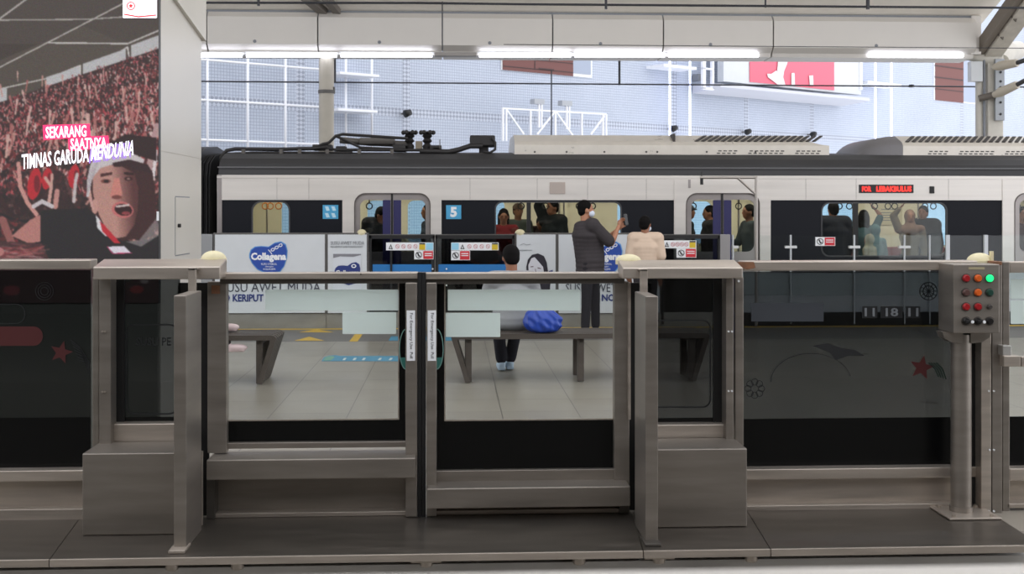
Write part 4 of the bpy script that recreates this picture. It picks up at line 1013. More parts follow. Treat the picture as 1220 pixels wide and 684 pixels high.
b4 = board(664.5, 787, 'wide white milk advertisement behind the standing man'); collagena(b4, 399)
mb = MB(); text('x', 'SUSU AWET MUDA', 674, 770, 338, 348, FD - .036, None, b4, mb=mb); mb.build('slogan_lettering', MATS['slate_print'], b4)
mb = MB(); text('x', 'NO KERIPUT', 717, 774, 350.5, 359, FD - .036, None, b4, bold=.03, mb=mb); mb.build('slogan_lettering', NAVY, b4)
# beacons on the boards
for o, px, w in ((b2, 431, 11), (b3, 619.5, 12)):
    c = Vector((Xp(px, FD + .02), FD + .02, Zp(278, FD, px))); mb = MB(); mb.sph(c, (w / 87 / 2, .06, .055), 20, 12); mb.build('beacon_dome', CREAMP, o, True)

def far_door(x0, x1, label, mull=(), stickers=(), band=(315, 325), trims=()):
    xm = (x0 + x1) / 2
    r = thing('platform_door', (Xp(xm, FD), FD, 0), label, 'platform door')
    MB().pbox(x0, x1, 281, 386, FD, .012).build('glass_pane', GDARK, r)
    mb = MB()
    mb.pbox(x0, x1, 279.8, 284.5, FD - .03, .06)
    for a in (x0, x1): mb.pbox(a - 2.5 if a == x1 else a, a if a == x1 else a + 2.5, 281, 386, FD - .03, .06)
    for a in mull: mb.pbox(a - 1.2, a + 1.2, 284, 386, FD - .03, .05)
    mb.build('black_frame', BLACK, r)
    MB().pbox(x0, x1, 279.2, 280.2, FD - .035, .07).build('top_trim', FRAMEG, r)
    MB().box(Xp(x0, FD), Xp(x1, FD), FD - .02, FD + .05, 0, Zp(372, FD, xm)).build('kick_plate', KICKG, r)
    mb = MB(); edges = [x0 + 2.6] + [m_ for m_ in mull] + [x1 - 2.6]
    for a, b in zip(edges[:-1], edges[1:]): addpoly(mb, rrect(a + 1.3, b - 1.3, band[0], band[1], 0), FD - .004, .004)
    mb.build('blue_band', mat('blue_band', (34, 112, 176), .45), r)
    for kind, *a in stickers:
        (icon_strip if kind == 's' else nolean)(r, *a)
    return r
d1 = far_door(440, 518, 'left dark glass platform door with blue band and pictogram strip', (466,), (('s', 460, 516.5, 289, 298.3, True), ('n', 493.5, 516.5, 298.6, 309)))
d2 = far_door(518.5, 613, 'right dark glass platform door beside the poster of the woman', (), (('s', 537.5, 594, 289, 298.3, True, True), ('n', 537.5, 560, 298.6, 310)))
bolts(d1, ((515.5, 320.5), (517, 410)), FD - .03, .012); bolts(d2, ((532, 320.5), (532, 340)), FD - .03, .012)
d3 = far_door(788.5, 858, 'dark glass platform door beside the person in beige', (), (('s', 789, 829.5, 286.5, 295.8, False), ('n', 806, 829.5, 296, 307)), band=(315, 325))
MB().pbox(858, 870, 279.5, 386, FD - .04, .1, .004).build('end_post', mat('light_post_steel', (150, 148, 148), .35, .4), d3)
# clear glass balustrade
gb = thing('glass_balustrade', (Xp(1010, FD), FD, 0), 'clear glass balustrade with thin white posts beside the waiting train', 'balustrade')
for a, b in ((870.5, 942), (942.5, 1017.5), (1018.5, 1077.5), (1078.5, 1107), (1108, 1131), (1131.5, 1175), (1176, 1300)):
    MB().pbox(a, b, 280.5, 352, FD, .012).build('glass_pane', GCLEAR, gb)
for x, w in ((873.5, 1.6), (942.5, 1.5), (1018.2, 1.5), (1078, 1.3), (1108, 1.2), (1129.5, 4.5), (1175, 4.5)):
    MB().pbox(x - w / 2, x + w / 2, 280, 386, FD - .03, .04).build('slim_post', mat('pale_post', (196, 200, 204), .35, .2), gb)
for x0, x1, y in ((874, 880, 294.5), (936, 949.5, 294.5), (1012, 1025, 294.5), (1071.5, 1085, 294.5)):
    MB().pbox(x0, x1, y - 1.6, y + 1.4, FD - .04, .05).build('glass_clamp', mat('pale_clamp', (206, 208, 208), .35), gb)
nolean(gb, 971.5, 995, 282.5, 293)
MB().pbox(870, 1300, 325, 372, FD + .015, .05).build('lower_panel', mat('grey_lower_panel', (176, 180, 184), .4), gb)
MB().box(Xp(870, FD), Xp(1300, FD), FD - .02, FD + .05, 0, Zp(372, FD, 1000)).build('kick_plate', BLACK, gb)
MB().box(Xp(60, FD), Xp(253.5, FD), FD - .02, FD + .06, 0.003, Zp(279, FD, 240), .004).build('barrier_end_panel', mat('grey_panel', (146, 148, 150), .4, .2), label='grey end panel of the far barrier between the pillar and the heart logo board', cat='panel')

# floor markings
YEL = mat('floor_yellow', (200, 164, 60), .6); FBL = mat('floor_blue', (70, 132, 160), .6, noise=.15, nscale=(9, 9, 9)); DKB = mat('floor_dark', (60, 58, 56), .6)
def floor_poly(name, polys, m, label=None, parent=None, kind=None, z=.003, cat='floor marking', group=None):
    """polys in frame coordinates lying on the floor plane"""
    mb = MB()
    for q in polys:
        pts = []
        for px, py in q:
            t = CH * F / (py - HOR); dx = (px - 610) / F
            pts.append((t * (ST + CT * dx), t * (CT - ST * dx)))
        mb.prism(pts, 'Z', z - .0025, z)
    return mb.build(name, m, parent, label=label, cat=cat if parent is None else None, group=group)
MB().box(-16, 16, 15.8, 15.92, 0.0005, .003).build('yellow_line', YEL, label='thin yellow safety line along the far platform doors', cat='floor marking')
for i, (xa, xb, yt, yb) in enumerate(((357, 397, 392.5, 396), (351, 386, 401.5, 406))):
    floor_poly('yellow_arrow', [[(xa, yb), ((xa + xb) / 2, yt), (xb, yb)]], YEL, ('flat yellow arrowhead nearer the far platform doors', 'flat yellow arrowhead nearer the left bench')[i], group='yellow floor arrowheads')
floor_poly('yellow_stripe', [[(416, 407), (423, 398.5), (432, 398.5), (426, 407)]], YEL, 'slanted yellow stripe on the grey edge strip')
floor_poly('yellow_patch', [[(655, 393), (655, 391.6), (730, 391.6), (730, 393)]], YEL, 'yellow line piece behind the standing man') if False else None
floor_poly('blue_floor_tape', [[(463, 406), (466, 401), (545, 401), (545, 406)]], FBL, 'blue tape on the floor behind the meeting sliding doors', group='blue floor tapes')
ft = floor_poly('blue_floor_sticker', [[(383, 430.5), (386, 426), (392, 424), (400, 423.5), (406, 424.5), (500, 424.5), (500, 430.5)]], FBL, 'blue printed floor sticker with white footprints near the left bench')
floor_poly('sticker_emblem', [[(385, 430), (388, 426), (394, 424.5), (399, 426), (394, 430)]], mat('sticker_green', (104, 150, 130), .6), parent=ft, z=.005)
mb_ = [[(x, 429.5), (x + 2, 427), (x + 5, 427), (x + 3, 429.5)] for x in (408, 420, 431, 450, 463)]
floor_poly('sticker_print', mb_, mat('sticker_white', (190, 200, 200), .6), parent=ft, z=.005)

# pipe arm on the far platform edge
pg = thing('pipe_arm', (Xp(901, 15.85), 15.85, 0), 'thin steel pipe arm with camera bracket in front of the middle train door', 'pipe arm')
TUBE = mat('polished_tube', (176, 170, 164), .28, .8)
pD = 15.85
MB().tube([P(901, 388, pD), P(901, 210.5, pD)], .021, 14).build('upright', TUBE, pg, True)
MB().tube([P(902, 211.5, pD), P(834, 211.5, pD)], .019, 14).build('horizontal_arm', TUBE, pg, True)
MB().tube([P(879, 212, pD), P(900, 231, pD)], .017, 12).build('diagonal_brace', TUBE, pg, True)
mb = MB(); mb.tube([P(836, 220, pD), P(836, 213, pD)], .022, 12).tube([P(836, 213, pD), P(836, 205, pD)], .008, 8); mb.build('camera', BLACK, pg, True)
# ================================================================ TRAIN
TD_ = 16.67; TB = 19.45
STAIN = mat('train_stainless', (216, 211, 205), .32, .3, .05, (.6, 2, 14))
STAIND = mat('train_stainless_door', (156, 150, 148), .34, .6, .08, (3, 2, 3))
DSTRIPE = mat('train_dark_stripe', (19, 21, 28), .5, spec=.2)
NAVYD = mat('navy_door_edge', (34, 32, 84), .45)
INTC = mat('interior_cream', (222, 216, 194), .6)
ROOFD = mat('roof_dark', (46, 46, 48), .6, 0, .15, (.6, 3, 9))
tr = thing('train', (3.0, 18, 0), 'silver commuter train with a dark window stripe waiting behind the platform', 'train')
TX0, TX1 = Xp(258.5, TD_), 9.6
zT = Zp(211.5, TD_); zW = Zp(238.5, TD_)
W1 = prect(299.5, 345.5, 239.5, 305, TD_, .13); W2 = prect(589.5, 741, 240, 306, TD_, .10); W3 = prect(978.5, 1129, 241, 306, TD_, .12)
DO = [(408, 526), (803, 918), (1194, 1312)]
def dr(a, b, yt, yb, r): return prect(a, b, yt, yb, TD_, r)
edges_ = [TX0 + .04, Xp(414, TD_), Xp(520, TD_), Xp(809, TD_), Xp(912, TD_), Xp(1200, TD_), Xp(1306, TD_), TX1]
for i_, hs in enumerate(([W1], [W2], [W3], [])):
    a, b = edges_[2 * i_], edges_[2 * i_ + 1]
    mb = MB(); holed(mb, [(a, -.3), (b, -.3), (b, zW), (a, zW)], hs, TD_ + .01, TD_ + .05); mb.build('window_stripe', DSTRIPE, tr)
    MB().box(a, b, TD_ - .002, TD_ + .05, zW, zT + .03, .002).build('upper_side_panel', STAIN, tr)
MB().box(TX0, TX1, TD_ + .0, TD_ + .05, Zp(229, TD_), zT + .03, .002).build('header_panel', STAIN, tr)
MB().box(TX0, TX0 + .07, TD_ - .006, TD_ + .06, -.3, zT + .03, .01).build('corner_post', STAIND, tr)
mb = MB()
for x in (330, 368, 560, 640, 700, 770, 960, 1020, 1130): mb.box(Xp(x, TD_) - .002, Xp(x, TD_) + .002, TD_ - .004, TD_, zW + .01, zT)
mb.build('panel_seams', mat('seam_grey', (120, 116, 112), .5), tr)
MB().box(TX0, TX1, TD_ - .01, TD_, zT - .012, zT + .012).build('rain_gutter', STAIN, tr)
# roof
prof = [(TD_ + .0, zT + .02), (TD_ + .02, zT + .1), (TD_ + .08, zT + .19), (TD_ + .2, zT + .27), (TD_ + .45, zT + .35), (18.06, zT + .42), (TB - .4, zT + .35), (TB - .1, zT + .19), (TB, zT + .02)]
mb = MB(); mb.prism(prof, 'X', TX0 + .02, TX1); mb.build('roof', ROOFD, tr)
mb = MB(); mb.box(TX0, TX1, TD_ + .03, TD_ + .09, zT + .13, zT + .15); mb.build('roof_drip_rail', mat('roof_rail_grey', (96, 96, 98), .5), tr)
# far side, floor, ceiling, ends
FWh = [prect(a, b, c, d, TB, .1) for a, b, c, d in ((336, 352, 238, 292), (438, 462, 239, 290), (486, 514, 239, 290), (572, 601, 239, 290), (735, 760, 239, 290), (812, 847, 240, 290), (960, 1017, 240, 292), (1096, 1133, 240, 292), (1204, 1236, 240, 292))]
mb = MB(); holed(mb, [(TX0, -.3), (TX1, -.3), (TX1, zT + .03), (TX0, zT + .03)], FWh, TB - .05, TB); mb.build('far_side_wall', INTC, tr)
mb = MB()
for w in FWh:
    xs = [p[0] for p in w]; zs = [p[1] for p in w]; mb.box(min(xs), max(xs), TB - .03, TB - .022, min(zs), max(zs))
mb.build('far_side_panes', GTEAL, tr)
MB().box(TX0, TX1, TD_ + .05, TB - .05, -.1, -.002).build('cabin_floor', mat('cabin_floor', (120, 118, 116), .5), tr)
MB().box(TX0, TX1, TD_ + .05, TB - .05, 1.93, 1.97).build('cabin_ceiling', INTC, tr)
MB().box(TX0, TX0 + .05, TD_ + .05, TB - .05, -.1, 1.95).box(TX1 - .05, TX1, TD_ + .05, TB - .05, -.1, 1.95).build('cabin_end_wall', INTC, tr)
LAMP = emat('cabin_lamp_glow', (255, 246, 226), 8.0)
for y in (17.35, 18.75): MB().box(TX0 + .3, TX1 - .3, y - .06, y + .06, 1.905, 1.928).build('cabin_lamp', LAMP, tr)
# windows
def pane(w, nm, m=GTRAIN, par=tr):
    xs = [p[0] for p in w]; zs = [p[1] for p in w]
    f = MB(); holed(f, w, [[(min(xs) + .018 + (p[0] - min(xs)) * (max(xs) - min(xs) - .036) / (max(xs) - min(xs)), min(zs) + .018 + (p[1] - min(zs)) * (max(zs) - min(zs) - .036) / (max(zs) - min(zs))) for p in w]], TD_ + .004, TD_ + .045)
    fo = f.build(nm, mat('window_gasket', (60, 60, 62), .5), par)
    MB().box(min(xs) + .01, max(xs) - .01, TD_ + .022, TD_ + .03, min(zs) + .01, max(zs) - .01).build('pane', m, fo)
    return fo
pane(W1, 'window'); wo2 = pane(W2, 'window'); wo3 = pane(W3, 'window')
for wo, px, w in ((wo2, 630, 5), (wo3, 1019.5, 6)): MB().pbox(px - w / 2, px + w / 2, 240, 306, TD_ + .008, .04).build('mullion', BLACK, wo)
# doors
for n, (a, b) in enumerate(DO):
    nm = ('left', 'middle', 'right')[n]
    xm = (a + b) / 2 + .0
    op = dr(a + 14, b - 13, 230, 420, (0, 0, .16, .16))
    mb = MB(); holed(mb, prect(a, b, 214, 420, TD_), [op], TD_ - .012, TD_ + .05)
    ds = mb.build('door_surround', STAIN, tr)
    mb = MB(); holed(mb, [q_ for q_ in op], [[(xq + (.012 if xq < Xp(xm, TD_) else -.012), zq + (.01 if zq < .5 else -.012)) for xq, zq in op]], TD_ - .018, TD_ - .004); mb.build('door_seal', mat('seal_brown', (86, 78, 74), .5), ds)
    for side in (-1, 1):
        xa, xb = (a + 14, xm - 1) if side < 0 else (xm + 1, b - 13)
        if side < 0: wn = dr(xa + 7, xm - 9.5, 238, 300, (.1, .0, .0, .1))
        else: wn = dr(xm + 9.5, xb - 6, 238, 300, (0, .1, .1, 0))
        mb = MB(); holed(mb, dr(xa, xb, 229, 420, 0), [wn], TD_ + .012, TD_ + .04); dl = mb.build('door_leaf', STAIND, tr)
        xs = [p[0] for p in wn]; zs = [p[1] for p in wn]
        MB().box(min(xs), max(xs), TD_ + .024, TD_ + .03, min(zs), max(zs)).build('pane', GTRAIN, dl)
        na, nb = (xm - 11, xm - 1.8) if side < 0 else (xm + 1.8, xm + 11)
        MB().pbox(na, nb, 238.5, 400, TD_ + .006, .01).build('navy_edge', NAVYD, dl)
    MB().pbox(xm - 1.2, xm + 1.2, 230, 400, TD_ - .002, .03).build('door_gap_seal', BLACK, tr)
# number plates on the stripe
cs = MB(); addpoly(cs, rrect(531.5, 549.5, 244.5, 261, 0), TD_ + .006, .004); cs = cs.build('carriage_number_sign', LBLUE, tr)
mb = MB(); text('x', '5', 536.5, 544.5, 246.5, 258.8, TD_ + .001, None, cs, bold=.05, mb=mb); mb.build('number_digit', PRWHITE, cs)
cs = MB(); addpoly(cs, rrect(384.5, 403, 244.3, 260.8, 0), TD_ + .006, .004); cs = cs.build('pictogram_sign', LBLUE, tr)
mb = MB()
for cx in (390, 397.5):
    for cy in (248.5, 256.5): addpoly(mb, [(cx - 3, cy - 2.6), (cx + 1, cy - 2.6), (cx + 3, cy + 2.4), (cx - 1, cy + 2.8)], TD_ + .001)
mb.build('pictogram_marks', mat('light_blue_print', (188, 220, 232), .5), cs)
# destination display
dd = MB().pbox(1023.5, 1088.5, 220, 230, TD_ - .012, .02, .002).build('destination_display', mat('display_black', (22, 20, 22), .4), tr)
mb = MB(); text('x', 'FOR', 1027, 1038, 222, 228.4, TD_ - .014, None, dd, bold=.04, mb=mb); text('x', 'LEBAKBULUS', 1044, 1086, 221.8, 228.4, TD_ - .014, None, dd, bold=.04, mb=mb)
mb.build('display_lettering', emat('display_red', (255, 52, 44), 1.2), dd)
MB().pbox(655, 673.5, 217, 231, TD_ - .012, .02, .004).build('side_lamp_cover', mat('cover_beige', (176, 164, 156), .45, .2), tr)
MB().pbox(1108, 1113.5, 222, 230.5, TD_ - .02, .03, .006).build('side_camera', BLACK, tr)
MB().pbox(820, 823, 214, 224, TD_ - .02, .02, .003).build('door_indicator', STAIND, tr)
# air conditioning units
AC = mat('aircon_metal', (206, 200, 190), .3, .3, .05); ACD = mat('aircon_slot', (60, 56, 54), .6); ACG = mat('aircon_grey', (112, 110, 112), .5)
def aircon(px0, px1, lou0, lou1, nose):
    y0, y1 = 17.15, 18.95
    X0, X1 = Xp(px0, y0), (Xp(px1, y0) if px1 < 1200 else TX1)
    zb, zm, zt = Zp(190, y0), Zp(172.5, y0), Zp(161, y0 + .35)
    pr = [(y0, zb), (y0, zm), (y0 + .04, zm + .05), (y0 + .32, zt), (y1 - .32, zt), (y1 - .04, zm + .05), (y1, zm), (y1, zb)]
    mb = MB(); mb.prism(pr, 'X', X0 + (.62 if nose else 0), X1 - (0 if nose else .3))
    if not nose:   # sloping right end
        bm = bmesh.new()
        a = [bm.verts.new((X1 - .3, q[0], q[1])) for q in pr]; b = [bm.verts.new((X1 - (.0 if q[1] <= zm else .12), q[0], q[1] if q[1] <= zm else zm + (q[1] - zm) * .35)) for q in pr]
        bm.faces.new(a); bm.faces.new(b[::-1])
        for i in range(len(pr)): bm.faces.new((a[i], b[i], b[(i + 1) % len(pr)], a[(i + 1) % len(pr)]))
        bmesh.ops.recalc_face_normals(bm, faces=bm.faces[:]); mb.addbm(bm); bm.free()
    o = mb.build('air_conditioner', AC, tr)
    MB().box(X0 + .02, X1 + (.04 if not nose else 0), y0 - .03, y0 + .02, zb - .02, zb + .05, .004).build('base_rail', FRAMEG, o)
    mb = MB()
    L0, L1 = Xp(lou0, y0), min(Xp(lou1, y0), X1 - .1); n = int((L1 - L0) / .098)
    for k in range(n):
        x = L0 + k * .098
        p0 = Vector((x, y0 + .05, zm + .064)); p1 = Vector((x + .19, y0 + .30, zt - .004)); 
        mb.bar(p0 + Vector((0, 0, .0)), p1 + Vector((0, 0, .0)), .05, .014)
    mb.build('louvres', ACD, o)
    mb = MB()
    for j, z in enumerate((zb + .09, zb + .125)):
        x = L0 + .3
        while x < L1 - .1:
            if int((x - L0) / .66) % 1 == 0 and ((x - L0) % .72) < .55: mb.box(x + j * .02, x + .05 + j * .02, y0 - .004, y0 + .004, z, z + .016)
            x += .078
    mb.build('vent_slots', ACD, o)
    if nose:
        mb = MB(); n = 8; V = []
        bm = bmesh.new(); rings = []
        for k in range(n + 1):
            t = k / n; x = X0 + .62 - .62 * math.sin(t * PI / 2); s = math.cos(t * PI / 2) * .97 + .03
            rings.append([bm.verts.new((x, 18.05 + (q[0] - 18.05) * (.55 + .45 * s), zb + (q[1] - zb) * s)) for q in pr])
        for A_, B_ in zip(rings[:-1], rings[1:]):
            for i in range(len(pr)): bm.faces.new((A_[i], B_[i], B_[(i + 1) % len(pr)], A_[(i + 1) % len(pr)]))
        bm.faces.new(rings[0]); bm.faces.new(rings[-1][::-1]); bmesh.ops.recalc_face_normals(bm, faces=bm.faces[:]); mb.addbm(bm); bm.free()
        mb.build('rounded_nose', ACG, o, True)
    else:
        MB().box(X0 + 2.35, X0 + 2.38, y0 + .05, y0 + .33, zm + .05, zt + .012).box(Xp(780, y0), Xp(808, y0), y0 - .035, y0 - .028, zb - .012, zb + .012).build('joint_strap', ACD, o)
        m2 = MB()
        for px in (637, 675, 720, 770, 783, 842, 900): p = P(px, 181, y0); MB().tube([(p.x, y0 + .002, p.z), (p.x, y0 - .006, p.z)], .015, 8).build('fixing_bolt', ACD, o)
aircon(613, 988, 830, 985, False)
aircon(1027, 1400, 1082, 1400, True)
# folded pantograph and roof pipes
PB_ = mat('pantograph_black', (40, 38, 38), .55, .2); PG_ = mat('pantograph_grey', (92, 88, 84), .5, .3)
pd = 17.3
def Q(px, py, D=pd): return P(px, py, D)
pt = thing('x', (0, 0, 0), None, None); bpy.data.objects.remove(pt)
MB().tube([Q(262, 194), Q(264, 186), Q(270, 179.5), Q(280, 177.5), Q(330, 178), Q(372, 177), Q(390, 175)], .028, 10).tube([Q(268, 190), Q(276, 184), Q(300, 182), Q(420, 182)], .02, 8).build('roof_pipe', PB_, tr, True)
for x in (290, 335, 357, 390, 428, 467): MB().bar(Q(x, 191, pd - .05), Q(x, 178, pd - .05), .05).build('pipe_support', PG_, tr)
base = MB(); base.pbox(270, 605, 182, 188, 17.35, .9, .01); base.build('roof_platform', PG_, tr)
pan = MB(); pan.pbox(372, 395, 172, 179, pd, .25, .01).pbox(400, 412, 174, 181, pd, .2, .01).pbox(468, 483, 172, 180, pd, .4, .01).pbox(512, 526, 173, 180, pd, .3, .01).build('pantograph_base', PB_, tr)
for y in (17.3, 18.1):
    MB().tube([P(372, 178, y), P(385, 171.5, y), P(392, 170, y), P(400, 162, y), P(408, 160, y), P(470, 164, y), P(486, 165, y)], .022, 8).tube([P(400, 162, y), P(430, 176, y), P(480, 178, y)], .02, 8).tube([P(388, 176, y), P(400, 178.5, y), P(520, 179, y)], .022, 8).build('pantograph_arm', PB_, tr, True)
MB().tube([Q(405, 167, 17.7), Q(440, 170, 17.7), Q(486, 172, 17.7)], .05, 10).pbox(428, 470, 164, 172, 17.6, .3, .02).build('pantograph_lower_arm', PG_, tr, True)
for cx in (488, 509):
    mb = MB(); zc = [(178, .06), (174, .07), (171, .04), (168, .075), (165, .045), (162, .08), (160, .05), (158, .07), (156.5, .05)]
    pts = [Q(cx, yy, 17.45) for yy, _ in zc]; mb.tube(pts, [r_ for _, r_ in zc], 12); c = Q(cx, 158, 17.45)
    for a in range(6): mb.sph(c + Vector((.09 * math.cos(a * PI / 3), .09 * math.sin(a * PI / 3), 0)), .035, 8, 6)
    mb.build('insulator', PB_, tr, True)
MB().pbox(495, 503, 168, 180, 17.4, .2, .01).pbox(516, 525, 176, 181, 17.3, .2).build('insulator_block', mat('insulator_block', (130, 120, 104), .6), tr)
MB().pbox(560, 590, 161, 174, 17.3, .45, .02).box(Xp(571, 17.4), Xp(582, 17.4), 17.4, 17.6, Zp(186, 17.4), Zp(174, 17.4)).build('arrester_box', PB_, tr)
MB().tube([Q(500, 180), Q(535, 181), Q(548, 178), Q(560, 174), Q(575, 174)], .04, 10).tube([Q(586, 164, 17.28), Q(590, 170, 17.28), Q(590, 178, 17.28), Q(584, 182, 17.28), Q(576, 181, 17.28)], .02, 8).build('power_cable', PB_, tr, True)
mb = MB(); mb.bar(Q(524, 180), Q(524, 166), .012); mb.build('thin_rod', PG_, tr)
# cabin fittings
mb = MB(); mb.tube([(TX0 + .3, 17.5, 1.80), (TX1 - .3, 17.5, 1.80)], .014, 8).tube([(TX0 + .3, 18.6, 1.80), (TX1 - .3, 18.6, 1.80)], .014, 8); mb.build('grab_rail', TUBE, tr, True)
for px in (1000, 1012, 1042, 1058, 1066, 1102, 1112, 316, 322, 332, 621, 650, 690, 706, 826, 880, 1212, 440):
    p = Q(px, 247, 17.5); mb = MB()
    mb.bar((p.x, 17.5, 1.80), (p.x, 17.5, 1.70), .02, .01)
    ring = [(p.x + .045 * math.cos(a), 17.5, 1.655 + .045 * math.sin(a)) for a in np.linspace(0, 2 * PI, 15)]; mb.tube(ring, .009, 6)
    mb.build('grab_handle', mat('handle_orange', (190, 120, 60), .5) if px < 340 else BLACK, tr, True)
for px in (318, 666, 672, 745, 880, 1094): MB().tube([P(px, 400, 18.2), (Xp(px, 18.2), 18.2, 1.9)], .016, 10).build('grab_pole', TUBE, tr, True)
RSEAT = mat('red_seat', (120, 40, 44), .6)
for a, b in ((578, 745), (965, 1135), (1200, 1240)): MB().box(Xp(a, 19), Xp(b, 19), 18.95, TB - .06, .30, .44, .03).box(Xp(a, 19), Xp(b, 19), 19.27, TB - .06, .44, .98, .03).build('seat_bench', RSEAT, tr)
mb = MB(); mb.pbox(1046, 1075, 243, 268, TB - .07, .01); pn = mb.build('notice_panel', mat('notice_panel', (196, 188, 160), .5), tr)
mb = MB()
for j, y in enumerate((249, 253, 256, 259, 262)): mb.pbox(1050 - j % 2, 1071 - 3 * (j % 3), y, y + 1, TB - .074, .004)
mb.build('notice_lines', PRGREY, pn)
mb = MB(); mb.pbox(668, 676, 240, 300, TB - .12, .04).pbox(860, 878, 238, 300, TB - .12, .04); mb.build('interior_pillar', mat('interior_light', (222, 216, 190), .5), tr)

# next carriage beyond the gap on the left
t2 = thing('train', (-5, 18, 0), 'dark end of the next train carriage beside the white pillar', 'train')
x1_ = Xp(256, TD_) - .12
pr2 = [(TD_ + .02, -.3), (TD_ + .02, zT + .1), (TD_ + .12, zT + .3), (TD_ + .5, zT + .43), (18.06, zT + .5), (TB - .5, zT + .43), (TB, zT + .1), (TB, -.3)]
mb = MB(); mb.prism(pr2, 'X', x1_ - 3, x1_ - .12); mb.build('carriage_end', mat('carriage_dark', (38, 38, 40), .5), t2)
mb = MB()
for k in range(5): mb.prism([(18.05 + (y - 18.05) * (.9 + .03 * (k % 2)), z * .96 if z > 0 else z) for y, z in pr2], 'X', x1_ - .12 + k * .03, x1_ - .105 + k * .03)
mb.build('gangway_bellows', mat('bellows_black', (26, 26, 28), .8), t2)

# passengers
def pz(label, px, D, head, J, k, shirt, **kw):
    person(label, (Xp(px, D), D, 0), head, J, k, kw.pop('skin', 'brown'), shirt, kw.pop('trousers', (34, 34, 40)), kw.pop('shoe', (30, 30, 32)), vox=.016, group='passengers inside the train', **kw)
def S(**kw): J = stand(); J.update(kw); return J
armup = dict(elR=(.27, .05, 1.62), wrR=(.18, .10, 1.74))
pz('train passenger in a black jacket leaning behind the left door window', 447, 17.4, -PI / 2 - .6, S(head=(0, .12, 1.52), neck=(0, .07, 1.38), tilt=.4), 1., (36, 38, 42), sleeve='long', loose=.03)
pz('train passenger with a dark head beside the right pane of the left door', 511, 17.5, PI * .6, S(), .98, (52, 60, 70))
pz('train passenger in a dark red top, leftmost in the wide middle window', 600, 17.7, PI, S(tilt=.3), .94, (110, 36, 40), hair='long')
pz('train passenger in grey green wearing a brown cap', 617, 18.4, PI + .3, S(), .99, (84, 92, 84), cap_=(110, 88, 72))
pz('train passenger in a black coat reaching up, middle window', 659, 17.9, PI * .7, S(**armup), 1.02, (30, 34, 36), sleeve='long', loose=.04)
pz('train passenger bending beside the black coat, middle window', 644, 18.6, PI, S(head=(0, .10, 1.5), tilt=.2), .92, (64, 50, 50))
pz('train passenger with a dark cap in the left pane of the middle door', 819, 17.5, -PI / 2, S(), .98, (50, 56, 56), cap_=(40, 44, 48))
pz('train passenger in black against the navy edge of the middle door', 846, 17.7, PI * .5, S(), .97, (34, 34, 36), sleeve='long', loose=.03)
pz('train passenger in grey seen in the right pane of the middle door', 893, 17.5, PI * .55, S(wrR=(.1, .35, 1.15), elR=(.2, .1, 1.12)), .98, (66, 74, 76), sleeve='long')
pz('large train passenger in black with back turned, leftmost in the right window', 993, 17.5, .1, S(), 1.0, (40, 42, 50), sleeve='long', loose=.05, torso_w=1.2)
pz('train passenger with long dark hair and a raised hand behind the mullion', 1029, 17.7, -.3, S(**armup), .93, (70, 96, 100), hair='long')
pz('train passenger in a teal headscarf, low in the right window', 1043, 17.45, .4, S(), .80, (84, 110, 112), hair='hijab', cap_=(74, 108, 112))
pz('train passenger in a pale headscarf at the bottom of the right window', 1036, 17.2, .8, S(), .72, (150, 140, 120), hair='hijab', cap_=(150, 144, 124))
pz('train passenger in a brown headscarf raising one arm, right window', 1084, 17.6, PI - .2, S(**armup), .93, (122, 110, 92), hair='hijab', cap_=(120, 90, 72), sleeve='long')
pz('train passenger in a black coat behind the brown headscarf', 1100, 18.2, PI * .8, S(), .97, (32, 34, 38), sleeve='long', loose=.05)
pz('train passenger at the right door, cut off by the frame', 1218, 17.6, PI, S(), .96, (60, 40, 44))
pz('train passenger whose hair shows at the bottom of the small left window', 318, 17.6, PI, S(), .62, (60, 60, 60))

# ================================================================ FAR BUILDING
AZ = math.radians(55.1); E = Vector((math.sin(AZ), math.cos(AZ), 0)); NRM = Vector((math.cos(AZ), -math.sin(AZ), 0))
if NRM.y > 0: NRM = -NRM
P0 = Vector((Xp(455, 30), 30, 0))
def wt(px, off=0.):
    """distance along the wall for a frame column (off = metres in front of it)"""
    dx = (px - 610) / F; u = Vector((ST + CT * dx, CT - ST * dx)); q = P0 + NRM * off
    # q + E t = u s
    det = E.x * (-u.y) + u.x * E.y
    t = ((-q.x) * (-u.y) - (-q.y) * (-u.x)) / det
    s = (q + E * t).y / u.y
    return t, s
def wz(px, py, off=0.): t, s = wt(px, off); return CH - (py - HOR) / F * s
bld = thing('building', P0, 'large pale blue tiled building rising behind the train', 'building')
bld.rotation_euler.z = math.atan2(E.y, E.x)
MW = Matrix.Translation(P0) @ Matrix.Rotation(math.atan2(E.y, E.x), 4, 'Z')
class WB(MB):
    """local wall coordinates: x along the wall, y behind it, z up; negative y stands in front"""
    def wbox(s, x0, x1, yt, yb, off, th):
        t0, _ = wt(x0, off); t1, _ = wt(x1, off); xm = (x0 + x1) / 2
        return s.box(t0, t1, -off, -off + th, wz(xm, yb, off), wz(xm, yt, off))
    def wpt(s, px, py, off): return Vector((wt(px, off)[0], -off, wz(px, py, off)))
    def bld(s, name, m, parent=None, smooth=False, **kw):
        if parent is None:
            vs = [MW @ Vector(v) for v in s.v]; return link(name, vs, s.f, m, None, smooth, **kw)
        me = bpy.data.meshes.new(name); me.from_pydata(s.v, [], s.f); me.update(); me.materials.append(m)
        if smooth: me.polygons.foreach_set('use_smooth', [True] * len(me.polygons))
        o = bpy.data.objects.new(name, me); COL.objects.link(o); o.parent = parent; ORG[o.name] = P0; props(o, **kw)
        return o
def wthing(name, label, cat, px, off, group=None):
    o = thing(name, P0, label, cat, group); o.rotation_euler.z = math.atan2(E.y, E.x); return o
